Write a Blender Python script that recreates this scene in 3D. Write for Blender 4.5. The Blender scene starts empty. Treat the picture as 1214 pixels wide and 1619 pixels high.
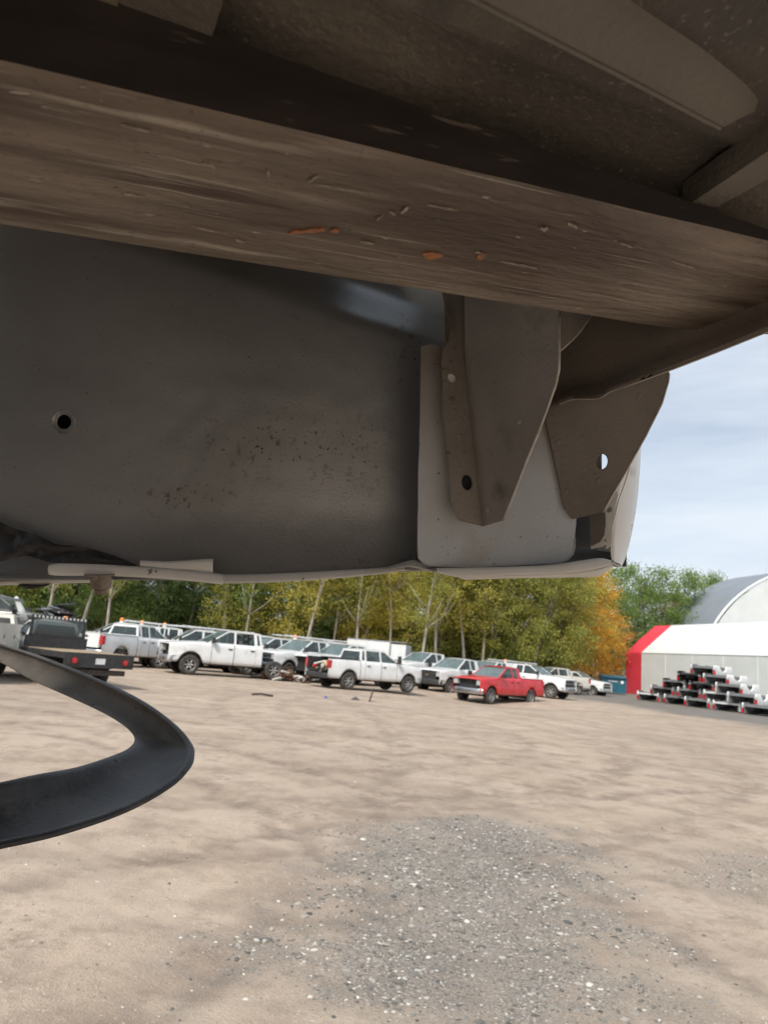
import bpy, bmesh, math, random
from mathutils import Vector, Matrix, noise
R = math.radians
random.seed(7)
scene = bpy.context.scene
col = scene.collection

# ---------------------------------------------------------------- camera, sky, sun, exposure
F = 1122.0                      # focal length in photo pixels (1214 x 1619)
PITCH, ROLL, EYE = R(11.5), R(5.0), 1.6
camd = bpy.data.cameras.new('camera'); cam = bpy.data.objects.new('camera', camd); col.objects.link(cam)
CM = Matrix.Translation((0, 0, EYE)) @ Matrix.Rotation(R(90) + PITCH, 4, 'X') @ Matrix.Rotation(ROLL, 4, 'Z')
cam.matrix_world = CM
camd.sensor_fit = 'AUTO'; camd.sensor_width = 36; camd.lens = F / 1619 * 36
camd.clip_start = 0.02; camd.clip_end = 3000
camd.dof.use_dof = True; camd.dof.focus_distance = 0.82; camd.dof.aperture_fstop = 12.5
scene.camera = cam

SUN_EL, SUN_AZ = R(46), R(205)   # azimuth clockwise from +Y (straight ahead)
world = bpy.data.worlds.new('World'); scene.world = world; world.use_nodes = True
nt = world.node_tree; nt.nodes.clear()
def N(nt, t, **k):
    n = nt.nodes.new(t)
    for a, b in k.items(): setattr(n, a, b)
    return n
sky = N(nt, 'ShaderNodeTexSky', sky_type='NISHITA', sun_disc=False, sun_elevation=SUN_EL, sun_rotation=SUN_AZ, air_density=1.0, dust_density=2.0, ozone_density=1.0)
tc = N(nt, 'ShaderNodeTexCoord'); mp = N(nt, 'ShaderNodeMapping'); mp.inputs['Scale'].default_value = (1.0, 1.0, 5.0)
no = N(nt, 'ShaderNodeTexNoise'); no.inputs['Scale'].default_value = 1.6; no.inputs['Detail'].default_value = 6; no.inputs['Roughness'].default_value = .55
cr = N(nt, 'ShaderNodeValToRGB'); cr.color_ramp.elements[0].position = .34; cr.color_ramp.elements[1].position = .64
cr.color_ramp.elements[0].color = (.42, .42, .42, 1); cr.color_ramp.elements[1].color = (1, 1, 1, 1)
mx = N(nt, 'ShaderNodeMixRGB'); mx.inputs[2].default_value = (6.5, 7.15, 7.9, 1)
bg = N(nt, 'ShaderNodeBackground'); bg.inputs[1].default_value = .1
wo = N(nt, 'ShaderNodeOutputWorld'); L = nt.links.new
L(tc.outputs['Generated'], mp.inputs[0]); L(mp.outputs[0], no.inputs[0]); L(no.outputs[0], cr.inputs[0])
L(cr.outputs[0], mx.inputs[0]); L(sky.outputs[0], mx.inputs[1]); L(mx.outputs[0], bg.inputs[0]); L(bg.outputs[0], wo.inputs[0])

sund = bpy.data.lights.new('sun', 'SUN'); sun = bpy.data.objects.new('sun', sund); col.objects.link(sun)
sund.energy = 3.1; sund.angle = R(12); sund.color = (1, .94, .85)
sdir = Vector((math.sin(SUN_AZ) * math.cos(SUN_EL), math.cos(SUN_AZ) * math.cos(SUN_EL), math.sin(SUN_EL)))
sun.rotation_euler = sdir.to_track_quat('Z', 'Y').to_euler(); sun.location = (0, 0, 30)
vs = scene.view_settings; vs.view_transform = 'Standard'; vs.look = 'None'; vs.exposure = 0.34; vs.gamma = 1; vs.use_curve_mapping = False
scene.render.engine = 'CYCLES'; scene.cycles.max_bounces = 7; scene.cycles.diffuse_bounces = 3; scene.cycles.adaptive_threshold = .03; scene.cycles.use_denoising = True
scene.cycles.transparent_max_bounces = 12

# ---------------------------------------------------------------- helpers
def cdir(px, py):               # camera-space ray (depth 1) through a photo pixel
    return Vector(((px - 607) / F, -(py - 809.5) / F, -1.0))
def at(px, py, d):              # world point seen at a photo pixel, d metres deep
    return CM @ (cdir(px, py) * d)
def horizon(px): return 809.5 + F * math.tan(PITCH) / math.cos(ROLL) + (px - 607) * math.tan(ROLL)
def gz(x, y):                   # broad shape of the yard
    return -.30 * math.exp(-((x - 6) ** 2 + (y - 35.5) ** 2) / 22.0)
def gp(px, py):                 # point of the yard under a photo pixel
    d = (CM.to_3x3() @ cdir(px, py))
    z = 0
    for _ in range(8):
        t = (z - EYE) / d.z; p = Vector((d.x * t, d.y * t, z)); z = gz(p.x, p.y)
    return p
def gd(px, dist):               # point of the yard below pixel column px, dist metres out
    d = CM.to_3x3() @ cdir(px, horizon(px)); d.z = 0; d.normalize()
    return Vector((d.x * dist, d.y * dist, gz(d.x * dist, d.y * dist)))

def mat(name, c=(.5, .5, .5), rough=.6, metal=0, c2=None, scale=4, detail=6, stretch=(1, 1, 1), bump=0, bscale=40, lo=.35, hi=.65, spots=None, coat=0, coords='Object', spec=None):
    m = bpy.data.materials.new(name); m.use_nodes = True; t = m.node_tree; b = t.nodes['Principled BSDF']; l = t.links.new
    b.inputs['Base Color'].default_value = (*c, 1); b.inputs['Roughness'].default_value = rough; b.inputs['Metallic'].default_value = metal
    if coat: b.inputs['Coat Weight'].default_value = coat; b.inputs['Coat Roughness'].default_value = .08
    if spec is not None: b.inputs['Specular IOR Level'].default_value = spec
    tcn = N(t, 'ShaderNodeTexCoord'); mpn = N(t, 'ShaderNodeMapping'); mpn.inputs['Scale'].default_value = stretch; l(tcn.outputs[coords], mpn.inputs[0])
    out = None
    if c2:
        n = N(t, 'ShaderNodeTexNoise'); n.inputs['Scale'].default_value = scale; n.inputs['Detail'].default_value = detail; l(mpn.outputs[0], n.inputs[0])
        r = N(t, 'ShaderNodeValToRGB'); r.color_ramp.elements[0].position = lo; r.color_ramp.elements[1].position = hi
        r.color_ramp.elements[0].color = (*c, 1); r.color_ramp.elements[1].color = (*c2, 1); l(n.outputs[0], r.inputs[0]); out = r.outputs[0]
    for s in (spots or []):      # (scale, threshold, width, colour, stretch)
        n = N(t, 'ShaderNodeTexNoise'); n.inputs['Scale'].default_value = s[0]; n.inputs['Detail'].default_value = 3
        mp2 = N(t, 'ShaderNodeMapping'); mp2.inputs['Scale'].default_value = s[4] if len(s) > 4 else stretch
        mp2.inputs['Location'].default_value = (s[0] * .13, 1.7, s[1]); l(tcn.outputs[coords], mp2.inputs[0]); l(mp2.outputs[0], n.inputs[0])
        r = N(t, 'ShaderNodeMapRange'); r.inputs[1].default_value = s[1]; r.inputs[2].default_value = s[1] + s[2]; l(n.outputs[0], r.inputs[0])
        x = N(t, 'ShaderNodeMixRGB'); x.inputs[2].default_value = (*s[3], 1); l(r.outputs[0], x.inputs[0])
        if out: l(out, x.inputs[1])
        else: x.inputs[1].default_value = (*c, 1)
        out = x.outputs[0]
    if out: l(out, b.inputs['Base Color'])
    if bump:
        n = N(t, 'ShaderNodeTexNoise'); n.inputs['Scale'].default_value = bscale; n.inputs['Detail'].default_value = 5; l(mpn.outputs[0], n.inputs[0])
        bp = N(t, 'ShaderNodeBump'); bp.inputs['Strength'].default_value = bump; bp.inputs['Distance'].default_value = .01; l(n.outputs[0], bp.inputs['Height']); l(bp.outputs[0], b.inputs['Normal'])
    return m

class MB:
    """collects faces; build() links them as one mesh object"""
    def __init__(s): s.v = []; s.f = []
    def add(s, vs, fs):
        n = len(s.v); s.v += [tuple(v) for v in vs]; s.f += [tuple(i + n for i in f) for f in fs]; return s
    def box(s, x0, x1, y0, y1, z0, z1, M=None):
        vs = [Vector((x, y, z)) for x in (x0, x1) for y in (y0, y1) for z in (z0, z1)]
        if M: vs = [M @ v for v in vs]
        return s.add(vs, [(0, 1, 3, 2), (4, 6, 7, 5), (0, 4, 5, 1), (2, 3, 7, 6), (0, 2, 6, 4), (1, 5, 7, 3)])
    def tube(s, pts, rad, n=8, caps=True):
        pts = [Vector(p) for p in pts]; rings = []
        for i, p in enumerate(pts):
            d = (pts[min(i + 1, len(pts) - 1)] - pts[max(i - 1, 0)]).normalized()
            a = d.orthogonal().normalized() if i == 0 else (a - d * a.dot(d)).normalized()
            b = d.cross(a); r = rad[i] if hasattr(rad, '__len__') else rad
            rings.append([p + (a * math.cos(t) + b * math.sin(t)) * r for t in [2 * math.pi * k / n for k in range(n)]])
        vs = [v for r_ in rings for v in r_]; fs = []
        for i in range(len(pts) - 1):
            for k in range(n): fs.append((i * n + k, i * n + (k + 1) % n, (i + 1) * n + (k + 1) % n, (i + 1) * n + k))
        if caps: fs += [tuple(range(n))[::-1], tuple((len(pts) - 1) * n + k for k in range(n))]
        return s.add(vs, fs)
    def lathe(s, prof, n=24, axis='Y'):
        vs = []; m = len(prof)
        for k in range(n):
            a = 2 * math.pi * k / n
            for r, y in prof:
                vs.append({'Y': (r * math.cos(a), y, r * math.sin(a)), 'Z': (r * math.cos(a), r * math.sin(a), y)}[axis])
        fs = [(k * m + i, k * m + i + 1, ((k + 1) % n) * m + i + 1, ((k + 1) % n) * m + i) for k in range(n) for i in range(m - 1)]
        return s.add(vs, fs)
    def grid(s, rows):           # rows of equal length
        w = len(rows[0]); vs = [p for r in rows for p in r]
        return s.add(vs, [(i * w + k, i * w + k + 1, (i + 1) * w + k + 1, (i + 1) * w + k) for i in range(len(rows) - 1) for k in range(w - 1)])
    def mesh(s, name, smooth=False):
        me = bpy.data.meshes.new(name); me.from_pydata(s.v, [], s.f); me.validate()
        bm = bmesh.new(); bm.from_mesh(me); bmesh.ops.recalc_face_normals(bm, faces=bm.faces); bm.to_mesh(me); bm.free()
        if smooth: me.polygons.foreach_set('use_smooth', [True] * len(me.polygons))
        me.materials.append(None)
        return me
    def build(s, name, m, parent=None, smooth=False): return link(name, s.mesh(name, smooth), m, parent)

def link(name, me, m, parent=None, M=None):
    o = bpy.data.objects.new(name, me); col.objects.link(o)
    if not len(me.materials): me.materials.append(None)
    o.material_slots[0].link = 'OBJECT'; o.material_slots[0].material = m
    if parent: o.parent = parent
    if M is not None: o.matrix_local = M
    return o
def tag(o, label, cat, group=None):
    o['label'] = label; o['category'] = cat
    if group: o['group'] = group
    return o
def empty(name, loc=(0, 0, 0), rz=0):
    o = bpy.data.objects.new(name, None); col.objects.link(o); o.location = loc; o.rotation_euler = (0, 0, rz); o.empty_display_size = .2; return o
def thing(name, label, cat, loc=(0, 0, 0), rz=0, group=None): return tag(empty(name, loc, rz), label, cat, group)
def struct(o, k='structure'): o['kind'] = k; return o

def plane3(a, b, c):
    a, b, c = (at(*q) for q in (a, b, c)); n = (b - a).cross(c - a).normalized(); return a, n
def onplane(pl, px, py):
    d = CM.to_3x3() @ cdir(px, py); o = CM.translation; t = (pl[0] - o).dot(pl[1]) / d.dot(pl[1]); return o + d * t
def sheet(name, loops, m, parent=None, th=.0016, sub=0):
    """flat or folded metal sheet: first loop is the outline, the others are holes (3-D points)"""
    bm = bmesh.new(); eds = []
    for lp in loops:
        v = [bm.verts.new(p) for p in lp]; eds += [bm.edges.new((v[i], v[(i + 1) % len(v)])) for i in range(len(v))]
    bmesh.ops.triangle_fill(bm, edges=eds, use_beauty=True, use_dissolve=False)
    bmesh.ops.recalc_face_normals(bm, faces=bm.faces)
    me = bpy.data.meshes.new(name); bm.to_mesh(me); bm.free()
    o = link(name, me, m, parent)
    md = o.modifiers.new('thickness', 'SOLIDIFY'); md.thickness = th; md.offset = 0
    return o
def rag(pts, amp, step=6, seed=0):
    """adds small dents to a pixel polyline"""
    rr = random.Random(seed); out = []
    for i in range(len(pts) - 1):
        a, b = Vector(pts[i]), Vector(pts[i + 1]); n = max(1, int((b - a).length / step))
        for k in range(n):
            p = a.lerp(b, k / n)
            if k: p = p + Vector((rr.uniform(-amp, amp), rr.uniform(-amp, amp)))
            out.append((p.x, p.y))
    out.append(tuple(pts[-1])); return out
def ell(cx, cy, rx, ry, n=16, tilt=0):
    c, s_ = math.cos(tilt), math.sin(tilt)
    return [(cx + rx * math.cos(a) * c - ry * math.sin(a) * s_, cy + rx * math.cos(a) * s_ + ry * math.sin(a) * c) for a in [2 * math.pi * k / n for k in range(n)]]
def curve(pts, n=8):             # Catmull-Rom through tuples
    P = [Vector(p) for p in pts]; P = [P[0] * 2 - P[1]] + P + [P[-1] * 2 - P[-2]]; out = []
    for i in range(1, len(P) - 2):
        for k in range(n):
            t = k / n; a, b, c, d = P[i - 1:i + 3]
            out.append(.5 * ((2 * b) + (c - a) * t + (2 * a - 5 * b + 4 * c - d) * t * t + (3 * b - a - 3 * c + d) * t ** 3))
    out.append(P[-2]); return out

# ---------------------------------------------------------------- ground
SAND = ((.42, .33, .255), (.515, .418, .332))
def inpoly(x, y, poly):
    c = False; j = len(poly) - 1
    for i in range(len(poly)):
        xi, yi = poly[i]; xj, yj = poly[j]
        if (yi > y) != (yj > y) and x < (xj - xi) * (y - yi) / (yj - yi) + xi: c = not c
        j = i
    return c
def ground_poly(pix): return [tuple(gp(*p)[:2]) for p in pix]
PATCH = [ground_poly([(600, 1305), (700, 1290), (830, 1300), (930, 1330), (960, 1420), (1000, 1490), (1090, 1560), (1100, 1600), (960, 1640), (720, 1625), (600, 1600), (390, 1540), (360, 1490), (470, 1465), (560, 1450), (515, 1400), (540, 1335)]),
         ground_poly([(1075, 1350), (1150, 1340), (1260, 1350), (1260, 1425), (1150, 1420), (1060, 1390)])]
def edge_dist(x, y, poly):
    best = 1e9
    for i in range(len(poly)):
        ax, ay = poly[i]; bx, by = poly[(i + 1) % len(poly)]; dx, dy = bx - ax, by - ay
        t = max(0, min(1, ((x - ax) * dx + (y - ay) * dy) / (dx * dx + dy * dy + 1e-9)))
        best = min(best, math.hypot(ax + dx * t - x, ay + dy * t - y))
    return best if inpoly(x, y, poly) else -best
def patch(x, y):
    w = noise.noise((x * 1.7, y * 1.7, 3)) * .30 + noise.noise((x * 5, y * 5, 9)) * .22
    a = max(0, min(1, (edge_dist(x, y, PATCH[0]) + w * 1.6) / 1.0 + .45)); b = max(0, min(1, (edge_dist(x, y, PATCH[1]) + w) / .5 + .3)) * .55
    return max(a, b)
RUTS = [(-13, 0, 14.2, .22, .020), (-13, 0, 15.9, .22, .020), (16, -8, 20.5, .25, .016), (16, -8, 22.2, .25, .016), (-40, 14, 40.6, .3, .014), (-4.5, 17.5, 8.2, .3, .012), (-4.5, 17.5, 9.9, .3, .012), (-6, 19, 12.2, .35, .012), (-6, 19, 14.0, .3, .012), (9, 22, 11.5, .3, .012), (9, 22, 13.2, .3, .012), (0, -30, 43, .4, .012), (0, -30, 45, .4, .012), (-3, 60, 44, .4, .010), (-3, 60, 42.2, .4, .010)]
def ruts(x, y):
    """tyre ruts that curve across the near yard"""
    z = 0
    for (cx, cy, r0, w, dep) in RUTS:
        d = abs(math.hypot(x - cx, y - cy) - r0)
        if d < w * 2: z -= dep * math.exp(-(d / w) ** 2 * 2) * (.75 + .5 * math.sin((math.atan2(y - cy, x - cx)) * r0 * 32))
    return z
def track(x, y):
    return min(1, sum(dep * 52 * math.exp(-((math.hypot(x - cx, y - cy) - r0) / w) ** 2 * 2) for cx, cy, r0, w, dep in RUTS))
def surface(x, y):
    z = gz(x, y)
    if abs(x) < 14 and 1 < y < 26:
        f = max(0, min(1, (26 - y) / 10))
        z += f * (.022 * noise.noise((x * .9, y * .9, 1)) + .013 * noise.noise((x * 3.1, y * 3.1, 2)) + .012 * noise.noise((x * 7.5, y * 7.5, 5)) - .018 * max(0, noise.noise((x * 4.2, y * 5.5, 8)) - .15) * (1 if y < 12 else 0) + ruts(x, y))
    return z
def spaced(stops):
    out = [stops[0][0]]
    for i in range(len(stops) - 1):
        (a, s), (b, e) = stops[i], stops[i + 1]; x = a
        while x < b - 1e-6:
            t = (x - a) / (b - a); x = min(b, x + s + (e - s) * t); out.append(x)
    return out
def make_ground():
    pos = spaced([(0, .055), (3.5, .07), (9, .17), (16, .4), (40, 3), (120, 30), (900, 300)])
    xs = sorted(set([-p for p in pos] + pos)); ys = spaced([(-900, 300), (-30, 8), (2.6, .5), (3.0, .05), (8, .07), (14, .11), (26, .4), (90, 4), (200, 40), (1500, 300)])
    rows = [[(x, y, surface(x, y)) for x in xs] for y in ys]
    o = MB().grid(rows).build('ground', MG, smooth=True); struct(o)
    me = o.data
    at1 = me.attributes.new('stones', 'FLOAT', 'POINT'); at2 = me.attributes.new('paved', 'FLOAT', 'POINT'); at3 = me.attributes.new('rut', 'FLOAT', 'POINT')
    for i, v in enumerate(me.vertices):
        x, y = v.co.x, v.co.y
        if abs(x) < 6 and 2.6 < y < 10:
            at1.data[i].value = patch(x, y)
        if abs(x) < 20 and 3 < y < 40: at3.data[i].value = track(x, y)
        if y > 22:
            e = x - (10.5 + (55 - y) * .26) + noise.noise((x * .3, y * .3, 0)) * 2.5
            at2.data[i].value = max(0, min(1, e / 2.5))
    return o
def ground_material():
    m = bpy.data.materials.new('sandy_dirt'); m.use_nodes = True; t = m.node_tree; b = t.nodes['Principled BSDF']; l = t.links.new
    b.inputs['Roughness'].default_value = .95; b.inputs['Specular IOR Level'].default_value = .15
    g = N(t, 'ShaderNodeNewGeometry')
    def noi(sc, det=6, ro=.55):
        n = N(t, 'ShaderNodeTexNoise'); n.inputs['Scale'].default_value = sc; n.inputs['Detail'].default_value = det; n.inputs['Roughness'].default_value = ro; l(g.outputs['Position'], n.inputs[0]); return n.outputs[0]
    def ramp(f, a, ca, bb, cb):
        r = N(t, 'ShaderNodeValToRGB'); r.color_ramp.elements[0].position = a; r.color_ramp.elements[1].position = bb; r.color_ramp.elements[0].color = (*ca, 1); r.color_ramp.elements[1].color = (*cb, 1); l(f, r.inputs[0]); return r.outputs[0]
    def mixc(f, a, c, mode='MIX'):
        x = N(t, 'ShaderNodeMixRGB'); x.blend_type = mode
        for s, v in ((0, f), (1, a), (2, c)):
            if isinstance(v, (int, float)): x.inputs[s].default_value = v
            elif isinstance(v, tuple): x.inputs[s].default_value = (*v, 1)
            else: l(v, x.inputs[s])
        return x.outputs[0]
    base = ramp(noi(.55, 5), .35, SAND[0], .68, SAND[1])
    base = mixc(ramp(noi(.16, 4), .46, (0, 0, 0), .66, (.5, .5, .5)), base, (.29, .235, .186))
    base = mixc(ramp(noi(2.0, 5), .48, (0, 0, 0), .70, (.65, .65, .65)), base, (.25, .192, .148))
    tn0 = N(t, 'ShaderNodeMath', operation='MULTIPLY'); l(ramp(noi(9, 5, .65), .46, (0, 0, 0), .68, (1, 1, 1)), tn0.inputs[0]); l(ramp(noi(.9, 4), .42, (.08, .08, .08), .68, (.75, .75, .75)), tn0.inputs[1]); base = mixc(tn0.outputs[0], base, (.22, .168, .13))
    base = mixc(ramp(noi(45, 3, .6), .57, (0, 0, 0), .70, (.6, .6, .6)), base, (.50, .45, .39))
    base = mixc(ramp(noi(110, 2), .63, (0, 0, 0), .70, (.65, .65, .65)), base, (.17, .145, .12))
    at3 = N(t, 'ShaderNodeAttribute', attribute_name='rut'); tn = N(t, 'ShaderNodeMath', operation='MULTIPLY'); l(at3.outputs['Fac'], tn.inputs[0]); l(ramp(noi(2.6, 5), .38, (.05, .05, .05), .62, (1, 1, 1)), tn.inputs[1]); base = mixc(tn.outputs[0], base, mixc(.7, base, (.20, .158, .127)))
    at1 = N(t, 'ShaderNodeAttribute', attribute_name='stones')
    fine = mixc(ramp(noi(70, 4), .4, (0, 0, 0), .7, (1, 1, 1)), (.135, .126, .113), (.37, .345, .308))
    base = mixc(at1.outputs['Fac'], base, mixc(.72, base, fine))
    at2 = N(t, 'ShaderNodeAttribute', attribute_name='paved')
    pav = mixc(ramp(noi(.8, 6), .35, (0, 0, 0), .7, (1, 1, 1)), (.17, .155, .14), (.25, .225, .20))
    base = mixc(at2.outputs['Fac'], base, pav)
    l(base, b.inputs['Base Color'])
    bp = N(t, 'ShaderNodeBump'); bp.inputs['Strength'].default_value = .6; bp.inputs['Distance'].default_value = .02
    ad = N(t, 'ShaderNodeMath', operation='ADD'); l(noi(26, 5), ad.inputs[0]); l(noi(90, 4), ad.inputs[1]); l(ad.outputs[0], bp.inputs['Height']); l(bp.outputs[0], b.inputs['Normal'])
    return m
MG = ground_material()
make_ground()

# loose stones: nobody could count them
def island_mat(name, cols, rough=.9, transl=0):
    m = bpy.data.materials.new(name); m.use_nodes = True; t = m.node_tree; b = t.nodes['Principled BSDF']; l = t.links.new
    g = N(t, 'ShaderNodeNewGeometry'); r = N(t, 'ShaderNodeValToRGB'); e = r.color_ramp.elements
    e[0].position, e[0].color = cols[0][0], (*cols[0][1], 1); e[1].position, e[1].color = cols[-1][0], (*cols[-1][1], 1)
    for p, c in cols[1:-1]: q = e.new(p); q.color = (*c, 1)
    l(g.outputs['Random Per Island'], r.inputs[0]); l(r.outputs[0], b.inputs['Base Color']); b.inputs['Roughness'].default_value = rough; b.inputs['Specular IOR Level'].default_value = .25
    if transl:
        o = t.nodes['Material Output']; tr = N(t, 'ShaderNodeBsdfTranslucent'); ms = N(t, 'ShaderNodeMixShader'); ms.inputs[0].default_value = transl
        l(r.outputs[0], tr.inputs[0]); l(b.outputs[0], ms.inputs[1]); l(tr.outputs[0], ms.inputs[2]); l(ms.outputs[0], o.inputs[0])
    return m
MST = island_mat('gravel_stone', [(0, (.095, .092, .085)), (.35, (.178, .168, .152)), (.62, (.26, .243, .218)), (.84, (.36, .334, .298)), (.95, (.50, .48, .44)), (1, (.62, .60, .56))])
MPB = island_mat('pebble', [(0, (.17, .14, .115)), (.4, (.30, .25, .20)), (.75, (.42, .38, .33)), (1, (.66, .63, .58))])
bmi = bmesh.new(); bmesh.ops.create_icosphere(bmi, subdivisions=1, radius=1); ICO = ([v.co.copy() for v in bmi.verts], [tuple(v.index for v in f.verts) for f in bmi.faces]); bmi.free()
def stones(name, m, spots):
    V = []; Fc = []; rr = random.Random(3)
    for (x, y, r) in spots:
        z = surface(x, y); n = len(V); a = rr.uniform(0, 6.28); c, s = math.cos(a), math.sin(a); fx, fy, fz = rr.uniform(.7, 1.4), rr.uniform(.6, 1.1), rr.uniform(.35, .65)
        for v in ICO[0]:
            k = r * rr.uniform(.75, 1.2); px, py = v.x * fx * k, v.y * fy * k
            V.append((x + px * c - py * s, y + px * s + py * c, z + v.z * fz * k - r * .08))
        Fc += [tuple(i + n for i in f) for f in ICO[1]]
    me = bpy.data.meshes.new(name); me.from_pydata(V, [], Fc); return struct(link(name, me, m), 'stuff')
rr = random.Random(11); sp = []
while len(sp) < 24000:
    x = rr.uniform(-1.4, 4.2); y = rr.uniform(2.9, 8.2); w = patch(x, y)
    if rr.random() < w * w * (.55 + .8 * noise.noise((x * 2.2, y * 2.2, 7)) + .2): sp.append((x, y, min(.030, .0054 * math.exp(rr.gauss(0, .58)))))
stones('gravel', MST, sp)
sp = []
for _ in range(9000):
    y = 2.9 + 12 * rr.random() ** 1.7; x = rr.uniform(-.75, .75) * y
    if noise.noise((x * .8, y * .8, 4)) + rr.uniform(-.5, .7) > 0: sp.append((x, y, .0048 * math.exp(rr.gauss(0, .55))))
stones('loose_pebbles', MPB, sp)

# ---------------------------------------------------------------- materials of the near metal
M_FORK = mat('worn_steel', (.150, .108, .080), .5, .15, c2=(.30, .245, .19), scale=3.5, detail=10, stretch=(1, 4.5, 3), lo=.34, hi=.66, bump=.45, bscale=34,
             spots=[(6, .48, .25, (.095, .066, .051), (.9, 8, 4)), (8, .58, .16, (.40, .345, .28), (.8, 11, 4)), (2.2, .52, .14, (.10, .072, .057), (1, 3.5, 4)), (22, .64, .06, (.38, .33, .27), (.25, 14, 4)), (80, .70, .03, (.42, .37, .30), (.7, 1.8, 2)), (150, .60, .15, (.105, .08, .062), (1, 1.6, 2))])
M_FORKSIDE = mat('fork_flank_shade', (.020, .014, .012), .8, 0, c2=(.036, .026, .022), scale=12, stretch=(1, 4, 4), spots=[(22, .66, .08, (.16, .13, .10), (1, 2, 6))])  # flank shade put into the colour, darker than the underside steel
M_FLOOR = mat('bed_underside', (.10, .086, .070), .85, 0, c2=(.235, .205, .165), scale=3.2, detail=9, lo=.42, hi=.58, bump=.3, bscale=160, spots=[(5, .56, .06, (.085, .078, .07), (1, 1, 1)), (230, .6, .15, (.22, .2, .165), (1, 1, 1))])
M_RIB = mat('bed_rib', (.115, .10, .083), .8, 0, c2=(.18, .158, .13), scale=5, detail=8, bump=.25, bscale=180)
M_PANEL = mat('silver_primer_panel', (.29, .294, .292), .38, .6, c2=(.38, .386, .39), scale=4, detail=4, lo=.3, hi=.7, stretch=(1, 1, 2), bump=.05, bscale=220, spots=[(320, .70, .03, (.10, .095, .09), (1, 1, 1))])
def stain_panel():              # the same sheet with the spotted stain, whose shape is stored on the mesh
    m = M_PANEL.copy(); m.name = 'stained_panel'; t = m.node_tree; b = t.nodes['Principled BSDF']; l = t.links.new
    src = b.inputs['Base Color'].links[0].from_socket; tcn = N(t, 'ShaderNodeTexCoord'); a = N(t, 'ShaderNodeAttribute', attribute_name='stain')
    haze_ = N(t, 'ShaderNodeMixRGB'); haze_.inputs[2].default_value = (.17, .155, .12, 1); mu0 = N(t, 'ShaderNodeMath', operation='MULTIPLY'); mu0.inputs[1].default_value = .32; l(a.outputs['Fac'], mu0.inputs[0]); l(mu0.outputs[0], haze_.inputs[0]); l(src, haze_.inputs[1]); out = haze_.outputs[0]
    for sc, th, w, c in ((95, .60, .09, (.13, .122, .105)), (170, .64, .05, (.05, .047, .042))):
        n = N(t, 'ShaderNodeTexNoise'); n.inputs['Scale'].default_value = sc; n.inputs['Detail'].default_value = 2; l(tcn.outputs['Object'], n.inputs[0])
        r = N(t, 'ShaderNodeMapRange'); r.inputs[1].default_value = th; r.inputs[2].default_value = th + w; l(n.outputs[0], r.inputs[0])
        mu = N(t, 'ShaderNodeMath', operation='MULTIPLY'); l(r.outputs[0], mu.inputs[0]); l(a.outputs['Fac'], mu.inputs[1]); x = N(t, 'ShaderNodeMixRGB'); x.inputs[2].default_value = (*c, 1); l(mu.outputs[0], x.inputs[0]); l(out, x.inputs[1]); out = x.outputs[0]
    l(out, b.inputs['Base Color']); return m
M_STAIN = stain_panel()
M_PLATE = mat('dusty_white_plate', (.53, .555, .575), .42, 0, c2=(.43, .44, .44), scale=7, detail=6, bump=.06, bscale=200, spots=[(120, .72, .03, (.12, .10, .08), (1, 1, 1)), (10, .63, .12, (.34, .28, .2), (1, 1, 1)), (300, .68, .03, (.2, .19, .17), (1, 1, 1))])
def dust_shade_plate():  # brown dust plus bracket shade, both painted over the upper plate
    m = M_PLATE.copy(); m.name = 'plate_with_dust_and_shade'; t = m.node_tree; b = t.nodes['Principled BSDF']; l = t.links.new; src = b.inputs['Base Color'].links[0].from_socket
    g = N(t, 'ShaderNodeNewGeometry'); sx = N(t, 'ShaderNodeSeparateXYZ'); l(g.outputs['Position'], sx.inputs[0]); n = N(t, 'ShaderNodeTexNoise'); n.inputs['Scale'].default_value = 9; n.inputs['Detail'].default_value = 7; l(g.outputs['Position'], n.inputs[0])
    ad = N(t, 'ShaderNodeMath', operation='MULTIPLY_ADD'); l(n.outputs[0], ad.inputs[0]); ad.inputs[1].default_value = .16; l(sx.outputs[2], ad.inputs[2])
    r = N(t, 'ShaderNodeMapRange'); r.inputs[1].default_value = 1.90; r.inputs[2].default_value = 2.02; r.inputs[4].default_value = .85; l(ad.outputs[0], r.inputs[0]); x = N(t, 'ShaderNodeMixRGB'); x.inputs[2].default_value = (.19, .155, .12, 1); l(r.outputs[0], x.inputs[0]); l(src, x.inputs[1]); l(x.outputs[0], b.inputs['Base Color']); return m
M_BRKT = mat('brown_primed_steel', (.15, .132, .112), .5, .25, c2=(.25, .224, .194), scale=7, detail=8, bump=.12, bscale=260, spots=[(14, .63, .1, (.11, .092, .076), (1, 1, 1)), (60, .72, .03, (.38, .34, .29), (1, 1, 1)), (320, .66, .05, (.11, .09, .075), (1, 1, 1))])
M_CROSS = mat('brown_cross_member', (.20, .168, .142), .5, .15, c2=(.27, .232, .196), scale=6, detail=8, bump=.12, bscale=240, spots=[(300, .66, .05, (.075, .06, .05), (1, 1, 1))])
M_CREAM = mat('cream_body_paint', (.82, .805, .76), .38, 0, c2=(.73, .70, .64), scale=9, detail=6, coat=.2, spots=[(60, .70, .04, (.22, .17, .12), (1, 1, 1)), (14, .66, .1, (.46, .40, .31), (1, 1, 1))])
M_EDGE = mat('pale_edge', (.62, .58, .52), .4, .2, c2=(.45, .40, .34), scale=60)  # pale tone along the sheet edges
M_HOLE = mat('cavity_shade', (.02, .02, .022), .9)  # near-black paint standing in for shade inside holes and pockets
M_RUST = mat('rusty_bolt', (.22, .175, .14), .8, .1, c2=(.36, .30, .24), scale=60, bump=.5, bscale=300)
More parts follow.
